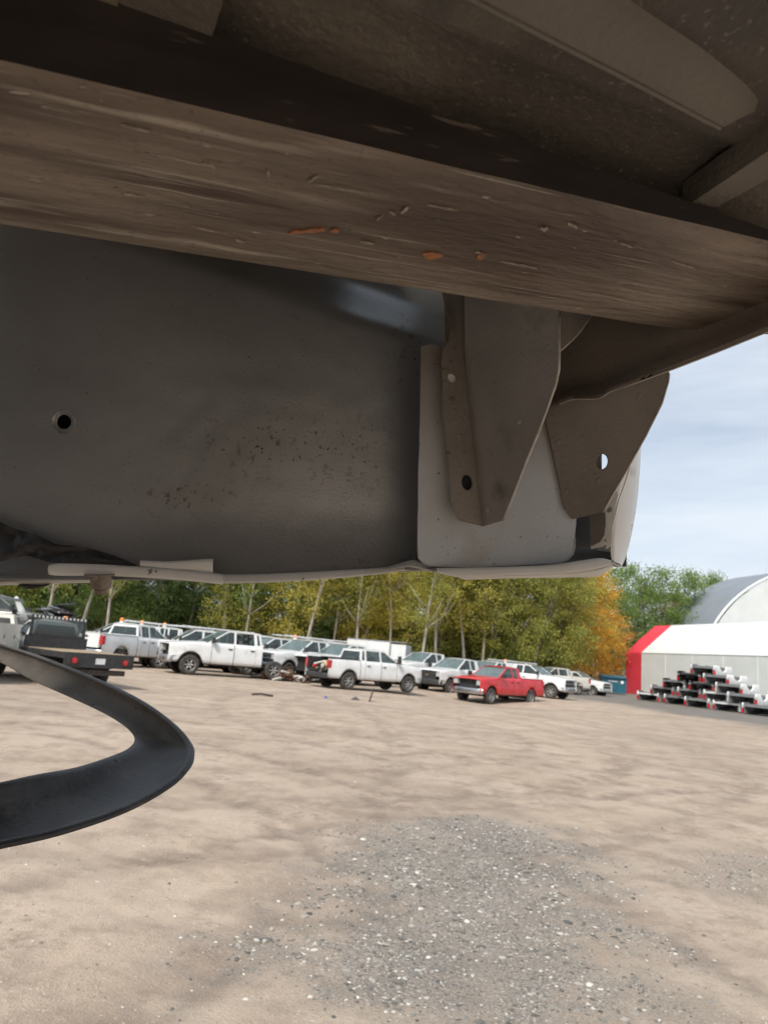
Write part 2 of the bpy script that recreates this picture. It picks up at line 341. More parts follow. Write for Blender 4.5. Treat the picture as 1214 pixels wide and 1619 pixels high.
M_PLAS = mat('torn_black_plastic', (.022, .022, .024), .5, 0, c2=(.055, .055, .055), scale=20, bump=.4, bscale=60)
M_RUB = mat('black_rubber', (.026, .024, .023), .5, 0, c2=(.060, .056, .053), scale=14, detail=8, stretch=(1, 1, 1), bump=.15, bscale=120, spots=[(14, .64, .08, (.085, .083, .08), (1, 1, 1)), (90, .70, .04, (.008, .008, .008), (1, 1, 1))])
M_RUBDUST = mat('dusty_rubber', (.055, .046, .037), .75, 0, c2=(.10, .085, .068), scale=12, detail=8, bump=.2, bscale=160, spots=[(70, .68, .04, (.012, .011, .01), (1, 1, 1))])
M_ORANGE = mat('orange_paint', (.46, .17, .06), .7, 0, c2=(.24, .13, .08), scale=160, lo=.45, hi=.62)
M_PALE = mat('pale_scrape', (.40, .35, .285), .7, 0, c2=(.24, .195, .15), scale=140)

# ---------------------------------------------------------------- fork of the forklift: its own frame (u along, v across, w up)
R3 = CM.to_3x3()
def cvec(x, y, z): return R3 @ Vector((x, y, -z))
FU = cvec(.92, -.0176, .3915).normalized(); FV = cvec(-.075, -.022, .139); FV = (FV - FU * FV.dot(FU)).normalized(); FW = FU.cross(FV).normalized()
if FW.z < 0: FW = -FW
FO = CM @ Vector((-.184, .2135, -.34)); FWID = .159
FM = Matrix((( *[FU[0], FV[0], FW[0]], FO[0]), (*[FU[1], FV[1], FW[1]], FO[1]), (*[FU[2], FV[2], FW[2]], FO[2]), (0, 0, 0, 1)))
thk = lambda u: max(.010, .058 - .086 * u) if u > 0 else .058
fork = thing('forklift', 'worn brown steel forklift tine with orange paint marks, carrying the raised truck bed', 'forklift'); fork.matrix_world = FM
def fork_edge(u):               # near and far edge of the tine at u
    tip, u0 = .765, .53
    if u <= u0: return 0.0, FWID
    t = min(1, (u - u0) / (tip - u0)); k = (1 - t ** 2.2) ** (1 / 2.2)
    return FWID / 2 * (1 - k) * .9, FWID / 2 + FWID / 2 * k
us = [-.95, -.7, -.5, -.35] + [-.25 + .02 * i for i in range(40)] + [.55 + .0107 * i for i in range(21)]
us = sorted(us)
bot = []; topr = []
for u in us:
    a, b = fork_edge(u); n = 14
    bot.append([(u, a + (b - a) * k / n + (noise.noise((u * 14, k, 2)) * .0009 if k in (0, n) else 0), (.0012 * noise.noise((u * 30, k * .9, 4)) if 0 < k < n else (.0035 if k in (0, n) else 0))) for k in range(n + 1)])
    topr.append([(u, a, thk(u)), (u, b, thk(u))])
MB().grid(bot).build('underside', M_FORK, fork, True)
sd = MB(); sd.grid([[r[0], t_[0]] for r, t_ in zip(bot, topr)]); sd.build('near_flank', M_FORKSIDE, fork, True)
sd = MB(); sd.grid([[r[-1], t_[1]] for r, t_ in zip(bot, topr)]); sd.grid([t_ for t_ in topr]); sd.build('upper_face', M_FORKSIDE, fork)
MB().box(-1.01, -.95, 0, FWID, 0, .6).build('shank', M_FORKSIDE, fork)
def fork_mark(pix, m, name):
    if m is M_ORANGE: cy_ = sum(p[1] for p in pix) / len(pix); pix = rag(list(pix) + [pix[0]], 1.1, 3, int(pix[0][0]))[:-1]; pix = [(p[0], cy_ + (p[1] - cy_) * .8) for p in pix]
    Minv = FM.inverted(); o = CM.translation; pts = []
    for p in pix:
        d = R3 @ cdir(*p); pl = FM @ Vector((0, 0, -.0016)); t = (pl - o).dot(FW) / d.dot(FW); pts.append(Minv @ (o + d * t))
    MB().add(pts + [p + Vector((0, 0, .0012)) for p in pts], [tuple(range(len(pts)))] + [(i, (i + 1) % len(pts), (i + 1) % len(pts) + len(pts), i + len(pts)) for i in range(len(pts))]).build(name, m, fork)
fork_mark([(455, 371), (468, 365), (478, 366), (493, 362), (508, 361), (514, 364), (500, 368), (484, 369), (470, 371)], M_ORANGE, 'paint_mark')
fork_mark([(521, 364), (530, 362), (536, 366), (531, 370), (523, 369)], M_ORANGE, 'paint_mark')
fork_mark([(667, 402), (676, 399), (690, 400), (701, 405), (692, 410), (680, 413), (671, 408)], M_ORANGE, 'paint_mark')
fork_mark([(754, 405), (762, 400), (768, 404), (762, 412), (755, 411)], M_ORANGE, 'paint_mark')
rs = random.Random(5)
for cx, cy, ln, ang, w in [(640, 333, 16, -.5, 4), (600, 346, 14, -.7, 3), (495, 284, 22, -.35, 3), (330, 262, 24, .35, 4), (425, 275, 10, 1.2, 4), (130, 137, 12, .3, 5), (212, 310, 40, .12, 2.5), (905, 357, 18, .45, 4), (860, 363, 14, .1, 5), (990, 388, 22, .35, 3), (380, 382, 16, .3, 3), (540, 300, 90, .17, 1.3), (700, 330, 50, .2, 1.5), (330, 365, 60, .2, 1.6), (1080, 420, 40, .3, 1.6), (760, 402, 20, .3, 2.5), (580, 385, 22, .2, 2), (820, 420, 60, .2, 1.5), (215, 205, 50, .24, 1.6), (95, 175, 60, .2, 1.6), (620, 338, 12, .6, 2)]:
    n = 7; up = []; dn = []
    for k in range(n + 1):
        t = k / n - .5; q = w * .5 * (1 - (2 * t) ** 4) * rs.uniform(.4, 1.2); c, s = math.cos(ang), math.sin(ang); j = rs.uniform(-.4, .4) * w
        up.append((cx + t * ln * c - (q + j) * s, cy + t * ln * s + (q + j) * c)); dn.append((cx + t * ln * c + (q - j) * s, cy + t * ln * s - (q - j) * c))
    fork_mark(up + dn[::-1], M_PALE, 'scrape')

# ---------------------------------------------------------------- the raised truck bed
bed = thing('truck_bed', 'silver and brown pickup bed seen from below, lifted on the forklift tine', 'truck bed', at(607, 600, .9))
def bchild(o): o.parent = bed; o.matrix_parent_inverse = Matrix.Translation(-bed.location); return o
def bsheet(name, loops, m, th=.0016): return bchild(sheet(name, loops, m, None, th))
def bmesh_(mb, name, m, smooth=False): return bchild(mb.build(name, m, None, smooth))
# floor with pressed ribs, resting on the fork
def floor_grid(us_, dh):
    mb = MB(); mb.grid([[floorpt(u, v, ribh(v) + dh + (.001 * noise.noise((u * 6, v * 9, 0)) if dh == 0 else 0)) for v in vs_] for u in us_]); w = len(vs_)
    mb.f = [f for f in mb.f if not (.35 < us_[f[0] // w] < .45 and .385 < vs_[f[0] % w] < .43)]; return mb  # opening added to let skylight onto the panel top
def floorpt(u, v, h): return FM @ Vector((u, v, .058 - .086 * u + h + max(0, min(.22, (v - .10) * 6))))
def ribh(v):
    t = (v + 3) % .16; return .012 if t < .07 else (.012 + .012 * (t - .07) / .02 if t < .09 else (.024 if t < .14 else .024 - .012 * (t - .14) / .02))
vs_ = [-1.15 + .0125 * i for i in range(141)]
us_f = [-1.3 + .06 * i for i in range(35)]
bmesh_(floor_grid(us_f, 0), 'floor_pan', M_FLOOR, True); bmesh_(floor_grid(us_f, .0022), 'floor_deck', M_FLOOR)
FPL = (floorpt(0, 0, .004), (floorpt(1, 0, 0) - floorpt(0, 0, 0)).cross(FV).normalized())
def fl(px, py, drop=0): return onplane((FPL[0] - FW * drop, FPL[1]), px, py)
# pressed sill that hangs below the floor, upper right
e1 = curve([(640, -62), (750, -2), (860, 55), (1000, 127), (1100, 180), (1138, 199)], 6); e2 = curve([(840, -75), (930, -20), (1010, 40), (1100, 100), (1180, 165), (1200, 190)], 6)
rows = []
for a, b in zip(e1, e2):
    A, B = fl(a.x, a.y, .004), fl(b.x, b.y, .004)
    rows.append([A + FW * .022, A + FW * .002 + (A - B) * .02, A, A.lerp(B, .1) - FW * .001, A.lerp(B, .5) + FW * .003, A.lerp(B, .9) + FW * .006, B + FW * .012, B + (B - A) * .35 + FW * .016])
bmesh_(MB().grid(rows), 'sill', M_RIB, True)
lip = MB(); lip.tube([fl(p.x, p.y + 3, .0045) for p in e1], .0016, 6); bmesh_(lip, 'sill_lip', M_RIB, True)
# stepped panel at the upper left
q = [fl(*p, .003) for p in [(60, -60), (362, -60), (352, 0), (331, 66), (120, -8)]]
bsheet('floor_step', [q], M_RIB, .006)
q = [fl(*p, .007) for p in [(100, -60), (190, -60), (186, 14), (128, -4)]]
bsheet('primer_patch', [q], mat('ochre_primer', (.22, .19, .12), .8, c2=(.17, .15, .1), scale=20), .002)
# brace bar at the right edge
A0, A1 = fl(1100, 332, .0), fl(1300, 210, .012)
b_ = MB(); w_ = (A1 - A0).cross(FW).normalized() * .011
b_.add([A0 - w_, A0 + w_, A1 + w_ * 1.5, A1 - w_ * 1.5] + [p + FW * .02 for p in (A0 - w_, A0 + w_, A1 + w_ * 1.5, A1 - w_ * 1.5)], [(0, 1, 2, 3), (0, 4, 5, 1), (3, 2, 6, 7), (1, 5, 6, 2), (0, 3, 7, 4), (4, 7, 6, 5)])
bmesh_(b_, 'brace', M_RIB)

# inner bedside panel with a drilled hole
def pd(px, py):                  # depth of the panel
    t = max(0, min(1, (470 + (px - 500) * .33 - py) / 70 + .3)); s = t * t * (3 - 2 * t)
    low = max(0, (py - 800) / 105)
    return .865 + .05 * max(0, (px - 430) / 280) ** 2 + .00004 * (607 - px) + .05 * s - .018 * low ** 2 + .0012 * noise.noise((px * .006, py * .006, 1)) + .0005 * noise.noise((px * .03, py * .03, 5))
hx, hy, hr = 102, 667, 11.5
xs = sorted(set([-260, -160, -90, -50] + list(range(-20, 722, 9)) + [hx + k * 2.5 for k in range(-9, 10)])); ys = sorted(set(list(range(120, 906, 9)) + [905] + [hy + k * 2.5 for k in range(-9, 10)]))
def pbot(px): return 917 - 14 * max(0, min(1, (px - 330) / 330)) ** 1.2 if px > 330 else 917
bm = bmesh.new(); vv = {}
for i, x in enumerate(xs):
    for j, y in enumerate(ys):
        dx, dy = x - hx, y - hy; r = math.hypot(dx, dy); X, Y = x, y
        if r < hr + 2.6 and r > hr - 1.2: X, Y = hx + dx / r * hr, hy + dy / r * hr
        if y > 850: Y = 850 + (pbot(x) - 850) * (y - 850) / 55
        vv[i, j] = (bm.verts.new(at(X, Y, pd(X, Y) + (.002 if r < 16 and r > hr + 2.6 else 0))), r)
for i in range(len(xs) - 1):
    for j in range(len(ys) - 1):
        c = [vv[i, j], vv[i + 1, j], vv[i + 1, j + 1], vv[i, j + 1]]
        if sum(q[1] < hr + 2.6 for q in c) == 4: continue
        bm.faces.new([q[0] for q in c])
bmesh.ops.recalc_face_normals(bm, faces=bm.faces)
me = bpy.data.meshes.new('inner_panel'); bm.to_mesh(me); bm.free(); me.polygons.foreach_set('use_smooth', [True] * len(me.polygons))
sa_ = me.attributes.new('stain', 'FLOAT', 'POINT'); CI = CM.inverted()
for i, v in enumerate(me.vertices):
    c = CI @ v.co; px, py = 607 - c.x / c.z * F, 809.5 + c.y / c.z * F; g = lambda x, y, a, b: math.exp(-((px - x) / a) ** 2 - ((py - y) / b) ** 2)
    sa_.data[i].value = min(1, g(430, 700, 110, 45) + .8 * g(290, 785, 90, 28) + .7 * g(645, 560, 30, 70) + .5 * g(560, 720, 60, 60) + .5 * g(600, 890, 90, 14))
o = bchild(link('inner_panel', me, M_STAIN)); md = o.modifiers.new('thickness', 'SOLIDIFY'); md.thickness = .0012; md.offset = 0
c0 = at(hx, hy, pd(hx, hy) + .001)
hm = MB(); rg = [[at(q[0], q[1], pd(hx, hy) + d_) for q in ell(hx, hy, hr + e_, hr + e_, 20)] for d_, e_ in ((.0015, .4), (.03, .5), (.031, -11))]
hm.grid([r_ + [r_[0]] for r_ in rg]); bmesh_(hm, 'hole_shade_cup', M_HOLE)  # closed black cup painted for the shade inside the hole
# upper wall of the bedside above the floor (keeps the sky off the panel)
bmesh_(MB().grid([[at(x, 120, pd(x, 120)) for x in (-260, 200, 722)], [at(x, 120, pd(x, 120)) + Vector((0, 0, .45)) for x in (-260, 200, 722)]]), 'bed_wall', M_PANEL)
# pinch seam along the bottom of the panel
def strip(name, top, botm, m, d0, d1, parent=True, nsub=6):
    a = curve(top, nsub); b = curve(botm, nsub); rows = []
    for p, q in zip(a, b):
        d = d0 if not callable(d0) else d0(p.x); e = d1 if not callable(d1) else d1(p.x)
        P, Q = at(p.x, p.y, d), at(q.x, q.y, e); back = R3 @ Vector((0, 0, -.004))
        rows.append([P + back * 2, P, P.lerp(Q, .3) - back * .2, P.lerp(Q, .7) - back * .2, Q, Q + back * 2])
    return bmesh_(MB().grid(rows), name, m, True)
strip('pinch_seam', [(330, 908), (400, 908), (500, 904), (600, 898), (655, 893), (692, 899)], [(330, 922), (400, 922), (500, 917), (600, 908), (655, 901), (692, 905)], M_CREAM, lambda x: pd(x, 905) - .004, lambda x: pd(x, 905) - .010)
strip('seam_stiffener', [(78, 893), (100, 891), (180, 894), (280, 901), (340, 907), (353, 909)], [(76, 903), (88, 910), (180, 911), (280, 917), (340, 923), (354, 923)], M_CREAM, .838, .834)
strip('seam_tab', [(222, 886), (260, 888), (300, 886), (330, 884), (337, 886)], [(222, 895), (260, 899), (300, 902), (330, 906), (337, 907)], M_CREAM, .843, .841)
strip('rear_flange', [(-80, 921), (0, 919), (60, 917), (121, 914), (150, 914)], [(-80, 929), (0, 926), (60, 924), (121, 922), (150, 921)], M_CREAM, .90, .90)
strip('flange_clip', [(30, 924), (45, 924), (60, 925), (78, 924)], [(30, 926), (45, 931), (60, 930), (78, 925)], M_PLAS, .895, .895)
strip('liner_pocket', [(-80, 880), (0, 885), (60, 884), (150, 890), (205, 893)], [(-80, 925), (0, 925), (60, 921), (150, 917), (205, 913)], M_HOLE, .93, .92)
b_ = MB()
A0 = at(160, 909, .838); ax = (at(160, 930, .838) - A0).normalized()
def cyl(A, axv, rad, h0, h1, n, mb):
    rot = axv.to_track_quat('Z', 'Y').to_matrix().to_4x4(); Mx = Matrix.Translation(A) @ rot; t_ = MB(); t_.tube([(0, 0, h0), (0, 0, h1)], rad, n); mb.add([Mx @ Vector(v) for v in t_.v], t_.f); return mb
bolt = bmesh_(cyl(A0, ax, .0135, 0, .0155, 6, MB()), 'bolt', M_RUST)
bmesh_(cyl(A0, ax, .0185, -.001, .001, 20, MB()), 'washer', M_RUST)
bmesh_(cyl(A0, ax, .0075, .0155, .0225, 14, MB()), 'bolt_end', M_RUST, True)
# torn black liner, bottom left
a = curve([(-80, 800), (0, 825), (30, 838), (60, 846), (92, 860), (130, 864), (165, 874), (195, 884), (214, 891)], 5); b = curve([(-80, 905), (0, 888), (30, 880), (48, 880), (78, 888), (120, 892), (165, 893), (195, 894), (216, 895)], 5)
rows = [[at(p.x, p.y, .855).lerp(at(q.x, q.y, .842), t) + R3 @ Vector((0, 0, .006 * math.sin(t * 7 + i * .35) * (.4 + noise.noise((i * .3, t * 3, 0))))) for t in [k / 9 for k in range(10)]] for i, (p, q) in enumerate(zip(a, b))]
bmesh_(MB().grid(rows), 'torn_liner', M_PLAS, True)

# corner plate (dusty white) behind the brackets
PLT = plane3((665, 548, .835), (660, 890, .825), (900, 850, .852))
outl = [(665, 548), (684, 545), (702, 548), (702, 430), (900, 430), (905, 640), (900, 760)] + rag([(906, 800), (910, 822), (908, 846), (908, 866)], 1.5, 5, 2) + [(905, 876), (898, 884), (886, 889), (860, 892), (800, 894), (740, 895), (700, 895), (680, 894), (669, 890), (662, 882), (660, 868)] + rag([(660, 860), (661, 760), (664, 650), (665, 560)], .5, 14, 4)
lp = [onplane(PLT, *(p[0], p[1])) for p in outl]
bsheet('corner_plate', [lp], dust_shade_plate(), .0018)
def edge_tube(name, pix, pl, rad=.0011, m=M_EDGE, off=-.0008):
    return bmesh_(MB().tube([onplane(pl, *p) + (CM.translation - onplane(pl, *p)).normalized() * .0012 for p in pix], rad, 6), name, m, True)
edge_tube('plate_edge', [(660, 866), (662, 882), (669, 890), (680, 894), (740, 895.5), (800, 894.5), (860, 892.5), (886, 889.5), (898, 884.5), (905, 876.5), (908, 866), (909, 850)], PLT, .0009)
# bottom lip of the corner
strip('corner_flange', [(690, 899), (740, 898), (800, 897), (870, 894), (920, 887), (950, 883), (966, 886)], [(692, 906), (735, 914), (800, 910), (870, 908), (920, 904), (950, 898), (968, 893)], M_CREAM, .815, .812)
strip('outer_flange', [(712, 908), (760, 911), (830, 909), (900, 906), (945, 900), (968, 893)], [(735, 917), (770, 915.5), (830, 914), (900, 913), (945, 911), (970, 896)], M_CREAM, .822, .826)
# floor of the box behind the plate and its shaded back
q = [at(640, 900, .84), at(968, 893, .83), at(975, 868, .98), at(640, 872, .99)]
bsheet('corner_box_floor', [q], mat('grimy_box_floor', (.22, .205, .18), .7, 0, c2=(.12, .11, .10), scale=14), .002)
# torn bracket foot at the panel end
strip('torn_seam', [(612, 897), (640, 889), (655, 886), (672, 893), (690, 899)], [(612, 901), (640, 897), (655, 898), (672, 901), (690, 905)], M_CREAM, .846, .836)

# front bracket: flange and web are one folded sheet
FLG = plane3((700, 560, .822), (715, 780, .818), (752, 700, .826))
WEB = plane3((738, 560, .8215), (765, 830, .821), (860, 600, .735))
flg = [(697, 440), (700, 470), (712, 512), (709, 540), (700, 552), (697, 575), (700, 650), (707, 720), (713, 783), (711, 790), (716, 806), (726, 822), (765, 832), (757, 770), (748, 690), (740, 620), (736, 560), (735, 440)]
bsheet('bracket_flange', [[onplane(FLG, *p) for p in flg], [onplane(FLG, *p) for p in ell(714, 598, 6.5, 8, 14, -.5)], [onplane(FLG, *p) for p in ell(737.5, 763, 8.5, 12.5, 16, -.15)]], M_BRKT, .0026)
web = [(735, 440), (736, 560), (740, 620), (748, 690), (757, 770), (765, 832), (778, 828), (795, 823), (812, 780), (830, 733), (850, 685), (866, 642), (878, 608), (883, 584), (883, 560), (883, 440)]
bsheet('bracket_web', [[onplane(WEB, *p) for p in web]], M_BRKT, .0026)
edge_tube('bracket_edge', [(883.5, 500), (884, 560), (883.5, 584), (878.5, 608), (866.5, 642), (850.5, 685), (830.5, 733), (812.5, 780), (796, 822)], WEB, .00125)
fold = [(735, 440), (736, 560), (740, 620), (748, 690), (757, 770), (764, 830)]
bmesh_(MB().tube([onplane(FLG, *p) for p in fold], .0022, 8), 'bracket_fold', M_BRKT, True)
edge_tube('flange_edge', [(697, 575), (700, 650), (707, 720), (713, 783), (711, 790), (716, 806), (726, 822), (765, 832)], FLG, .0007, M_BRKT)
bmesh_(MB().add([onplane(FLG, *p) - (CM.translation - onplane(FLG, *p)).normalized() * .003 for p in ell(714, 598, 8, 9, 12, -.5)], [tuple(range(12))]), 'backing_patch', M_CREAM)
bmesh_(MB().add([onplane(FLG, *p) - (CM.translation - onplane(FLG, *p)).normalized() * .0045 for p in ell(738, 763, 12, 16, 14)], [tuple(range(14))]), 'slot_shade_disc', M_HOLE)  # black disc in place of the shade behind the slot
# upper gusset, pale edge
GUS = plane3((884, 500, .735), (884, 553, .737), (932, 500, .765))
bsheet('gusset', [[onplane(GUS, *p) for p in [(884, 440), (960, 440), (945, 485), (932, 503), (922, 515), (915, 526), (905, 536), (885, 554)]]], M_BRKT, .002)
edge_tube('gusset_edge', [(934, 500), (924, 513), (916, 525), (905, 537), (886, 554)], GUS, .0012)

# end cross member: wall and lower flange running towards the viewer at the right
low = curve([(862, 646), (880, 641), (905, 631.5), (945, 630), (965, 619), (1000, 607), (1055, 587), (1130, 558), (1214, 524), (1330, 477)], 5)
fold = curve([(862, 628), (880, 620), (905, 610), (945, 600), (965, 592), (1000, 577), (1055, 553), (1130, 524), (1214, 490), (1330, 440)], 5)
upp = curve([(862, 440), (880, 440), (905, 440), (945, 440), (965, 440), (1000, 440), (1055, 440), (1130, 425), (1214, 390), (1330, 320)], 5)
def dcm(px): return .845 - (px - 870) * .00058
rows = []
for i, (l_, f_, u_) in enumerate(zip(low, fold, upp)):
    d = dcm(l_.x); Lp, Fp, Up = at(l_.x, l_.y, d - .022), at(f_.x, f_.y, d - .004), at(u_.x, u_.y, d + .012)
    back = R3 @ Vector((0, 0, -.003))
    rows.append([Lp + back + Vector((0, 0, .006)), Lp, Lp.lerp(Fp, .25) - back * .6, Lp.lerp(Fp, .5) - back * .9, Lp.lerp(Fp, .75) - back * .5, Fp, Fp.lerp(Up, .1), Fp.lerp(Up, .5), Up])
bmesh_(MB().grid(rows), 'cross_member', M_CROSS, True)
bmesh_(MB().tube([at(p.x, p.y, dcm(p.x) - .031) for p in low[6:]], .0008, 6), 'cross_member_edge', M_EDGE, True)

# rear bracket
BR2 = plane3((868, 690, .848), (900, 815, .846), (1050, 600, .80))
o2 = [(850, 600), (1010, 560), (1052, 586), (1057.5, 592), (1056, 604), (1046, 638), (1020, 690), (990, 744), (965, 788), (953, 810), (930, 815), (904, 821), (897, 813), (890, 795), (880, 745), (868, 690), (858, 640)]
bsheet('rear_bracket', [[onplane(BR2, *p) for p in o2], [onplane(BR2, *p) for p in ell(951, 730, 9, 12, 18, .15)]], M_BRKT, .0026)
edge_tube('rear_bracket_edge', [(1055, 587), (1057.5, 592), (1056, 604), (1046, 638), (1020, 690), (990, 744), (965, 788), (953, 810)], BR2, .0011)
rw = [[onplane(BR2, *p), onplane(BR2, p[0] - 14, p[1] - 5) + (onplane(BR2, *p) - CM.translation).normalized() * .03] for p in [(893, 806), (880, 745), (868, 690), (858, 640)]]
bmesh_(MB().grid(rw), 'rear_bracket_flange', M_BRKT)
def blob(pl, px, py, r, m, name, off=.0015, seed=0, n=11, thick=.0008):
    r0 = random.Random(seed); pts = []
    for k in range(n):
        a_ = 6.283 * k / n; q_ = r * r0.uniform(.6, 1.25) if seed else r; pts.append(onplane(pl, px + math.cos(a_) * q_, py + math.sin(a_) * q_))
    vw = (CM.translation - pts[0]).normalized(); pts = [p + vw * off for p in pts]; c_ = sum(pts, Vector()) / n + vw * thick
    bmesh_(MB().add(pts + [c_], [(k, (k + 1) % n, n) for k in range(n)]), name, m, True)
for px, py in ((722, 796), (750, 805), (728, 690), (720, 640)): blob(FLG, px, py, 5, M_BRKT, 'spot_weld')
for px, py in ((812, 510), (866, 548), (790, 700), (778, 800)): blob(WEB, px, py, 4.5, M_BRKT, 'spot_weld')
for px, py in ((893, 778), (945, 760), (880, 700), (1010, 625)): blob(BR2, px, py, 5, M_BRKT, 'spot_weld')
M_DUST = mat('tan_crust', (.25, .21, .15), .9, 0, c2=(.17, .135, .10), scale=90, bump=.6, bscale=300)
for k, (px, py, r0) in enumerate([(714, 630, 5), (703, 585, 5), (690, 578, 4), (700, 604, 3), (712, 572, 3), (707, 716, 4), (718, 646, 2.5), (703, 540, 3)]): blob(FLG, px, py, r0, M_DUST, 'dirt_crust', .0018, k + 1)
bsheet('hole_shade_sheet', [[onplane((BR2[0] + (BR2[0] - CM.translation).normalized() * .02, BR2[1]), *p) for p in [(905, 690), (950, 690), (951, 770), (905, 775)]]], M_BRKT, .002)  # added sheet that darkens the left part of the bracket hole
# small tab under it
TAB = plane3((932, 815, .853), (935, 866, .853), (957, 812, .84))
bsheet('hanging_tab', [[onplane(TAB, *p) for p in [(932, 805), (957, 800), (957.5, 830), (955, 846), (948, 857), (934, 864)]]], M_BRKT, .002)
TB2 = plane3((957, 812, .856), (935, 870, .856), (968, 812, .853))
bsheet('white_tab', [[onplane(TB2, *p) for p in [(950, 790), (972, 770), (977, 782), (972, 800), (968, 830), (966, 862), (958, 869), (955, 864), (934, 868), (933, 862), (950, 853), (957, 836)]], [onplane(TB2, *p) for p in ell(963, 806, 4.2, 5, 10, .4)], [onplane(TB2, *p) for p in ell(956, 864, 1.8, 2.4, 8)]], M_CREAM, .0016)

# outer skin of the bedside: curves round at the end and closes the box from behind
prof = curve([(1013, 640), (1013, 700), (1011, 745), (1007, 790), (999, 840), (989, 880), (982, 896)], 6)
inn = curve([(985, 640), (988, 680), (984, 705), (970, 765), (969, 800), (966, 845), (967, 886), (972, 892)][:7], 6)
rows = []
for p, q in zip(prof, inn):
    Q, P = at(q.x, q.y, .86), at(p.x, p.y, .90); rows.append([Q + R3 @ Vector((.0, 0, -.004)), Q, Q.lerp(P, .2) + R3 @ Vector((0, 0, .004)), Q.lerp(P, .5) + R3 @ Vector((0.002, 0, .006)), Q.lerp(P, .8) + R3 @ Vector((.001, 0, .002)), P, P + R3 @ Vector((-.003, 0, -.03)), P + R3 @ Vector((-.02, 0, -.06))])
bmesh_(MB().grid(rows), 'outer_skin_end', M_CREAM, True)
bmesh_(MB().tube([at(p.x, p.y, .8585) for p in curve([(1003, 712), (988, 762), (978, 790), (972, 815), (966, 845), (967, 886), (980, 896)], 5)], .0009, 6), 'skin_hem', M_CREAM, True)
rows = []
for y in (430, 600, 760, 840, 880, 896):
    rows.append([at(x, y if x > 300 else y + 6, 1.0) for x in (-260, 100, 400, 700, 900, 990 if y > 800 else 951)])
bmesh_(MB().grid(rows), 'outer_skin', mat('skin_inside_shade', (.05, .047, .045), .8, 0, c2=(.075, .07, .065), scale=9), True)  # inside painted dark to hold the shade of the closed box
# far bedside and the forklift carriage behind the viewer's left
bmesh_(MB().grid([[floorpt(u, -1.15, .4) for u in (-1.3, .74)], [floorpt(u, -1.17, -.32) for u in (-1.3, .74)]]), 'far_bedside', M_PANEL)
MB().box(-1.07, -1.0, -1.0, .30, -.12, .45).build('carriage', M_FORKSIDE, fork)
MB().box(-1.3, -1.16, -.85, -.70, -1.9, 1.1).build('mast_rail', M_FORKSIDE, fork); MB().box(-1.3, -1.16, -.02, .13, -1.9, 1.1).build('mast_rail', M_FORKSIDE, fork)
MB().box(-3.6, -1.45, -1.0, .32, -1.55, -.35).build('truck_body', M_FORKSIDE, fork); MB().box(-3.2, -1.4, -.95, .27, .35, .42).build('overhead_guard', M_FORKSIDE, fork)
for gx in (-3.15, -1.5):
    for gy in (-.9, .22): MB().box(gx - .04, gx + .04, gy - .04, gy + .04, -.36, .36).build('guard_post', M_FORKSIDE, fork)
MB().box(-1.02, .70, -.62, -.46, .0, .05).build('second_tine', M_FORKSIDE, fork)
bmesh_(MB().grid([[at(-260, 912, .87), at(690, 898, .86)], [at(-260, 896, 1.0), at(690, 893, 1.0)]]), 'box_underside', M_PANEL)

# ---------------------------------------------------------------- rubber moulding that loops in from the left
ra = curve([(-140, 978, 1.62), (-60, 1000, 1.52), (0, 1017, 1.45), (65, 1037, 1.37), (160, 1075, 1.24), (230, 1110, 1.14), (280, 1147, 1.07), (304, 1176, 1.03), (308, 1194, 1.00), (301, 1215, .97), (270, 1246, .93), (200, 1285, .88), (100, 1320, .83), (0, 1343, .79), (-120, 1366, .76)], 8)
rb = curve([(-140, 1000, 1.60), (-60, 1025, 1.50), (0, 1047, 1.43), (50, 1075, 1.35), (110, 1102, 1.26), (165, 1128, 1.18), (197, 1148, 1.12), (210, 1161, 1.09), (213, 1169, 1.07), (209, 1178, 1.05), (190, 1190, 1.02), (125, 1212, .96), (60, 1224, .91), (0, 1237, .87), (-120, 1262, .83)], 8)
mo = thing('rubber_moulding', 'black rubber moulding strip bent into a sideways loop below the raised bed', 'rubber strip', at(200, 1180, 1.0))
rows = []; rows2 = []
for i, (a, b) in enumerate(zip(ra, rb)):
    A, B = at(*a), at(*b); dep = (A - B).length; bk = (((A + B) / 2) - CM.translation).normalized()
    r_ = []
    for t, h in ((.08, .0), (.13, .08), (.2, .17), (.3, .25), (.42, .29), (.55, .27), (.68, .20), (.8, .10), (.9, .01), (.96, -.01), (1, 0)):
        r_.append(A.lerp(B, t) + bk * h * min(dep, .12))
    rows.append(r_ + [B + bk * .008])
    E = A.lerp(B, .13); rows2.append([E + bk * .010, E - bk * .003, A.lerp(B, .07) - bk * .006, A + bk * .001, A + bk * .010, A.lerp(B, .3) + bk * (.25 * min(dep, .12) + .008), A.lerp(B, .7) + bk * (.20 * min(dep, .12) + .008), B + bk * .008])
def mchild(o): o.parent = mo; o.matrix_parent_inverse = Matrix.Translation(-mo.location); return o
k = 62
mchild(MB().grid(rows[:k + 1]).build('upper_channel', M_RUBDUST, None, True)); mchild(MB().grid(rows[k:]).build('lower_channel', M_RUB, None, True))
mchild(MB().grid(rows2).build('outer_bead', M_RUB, None, True))

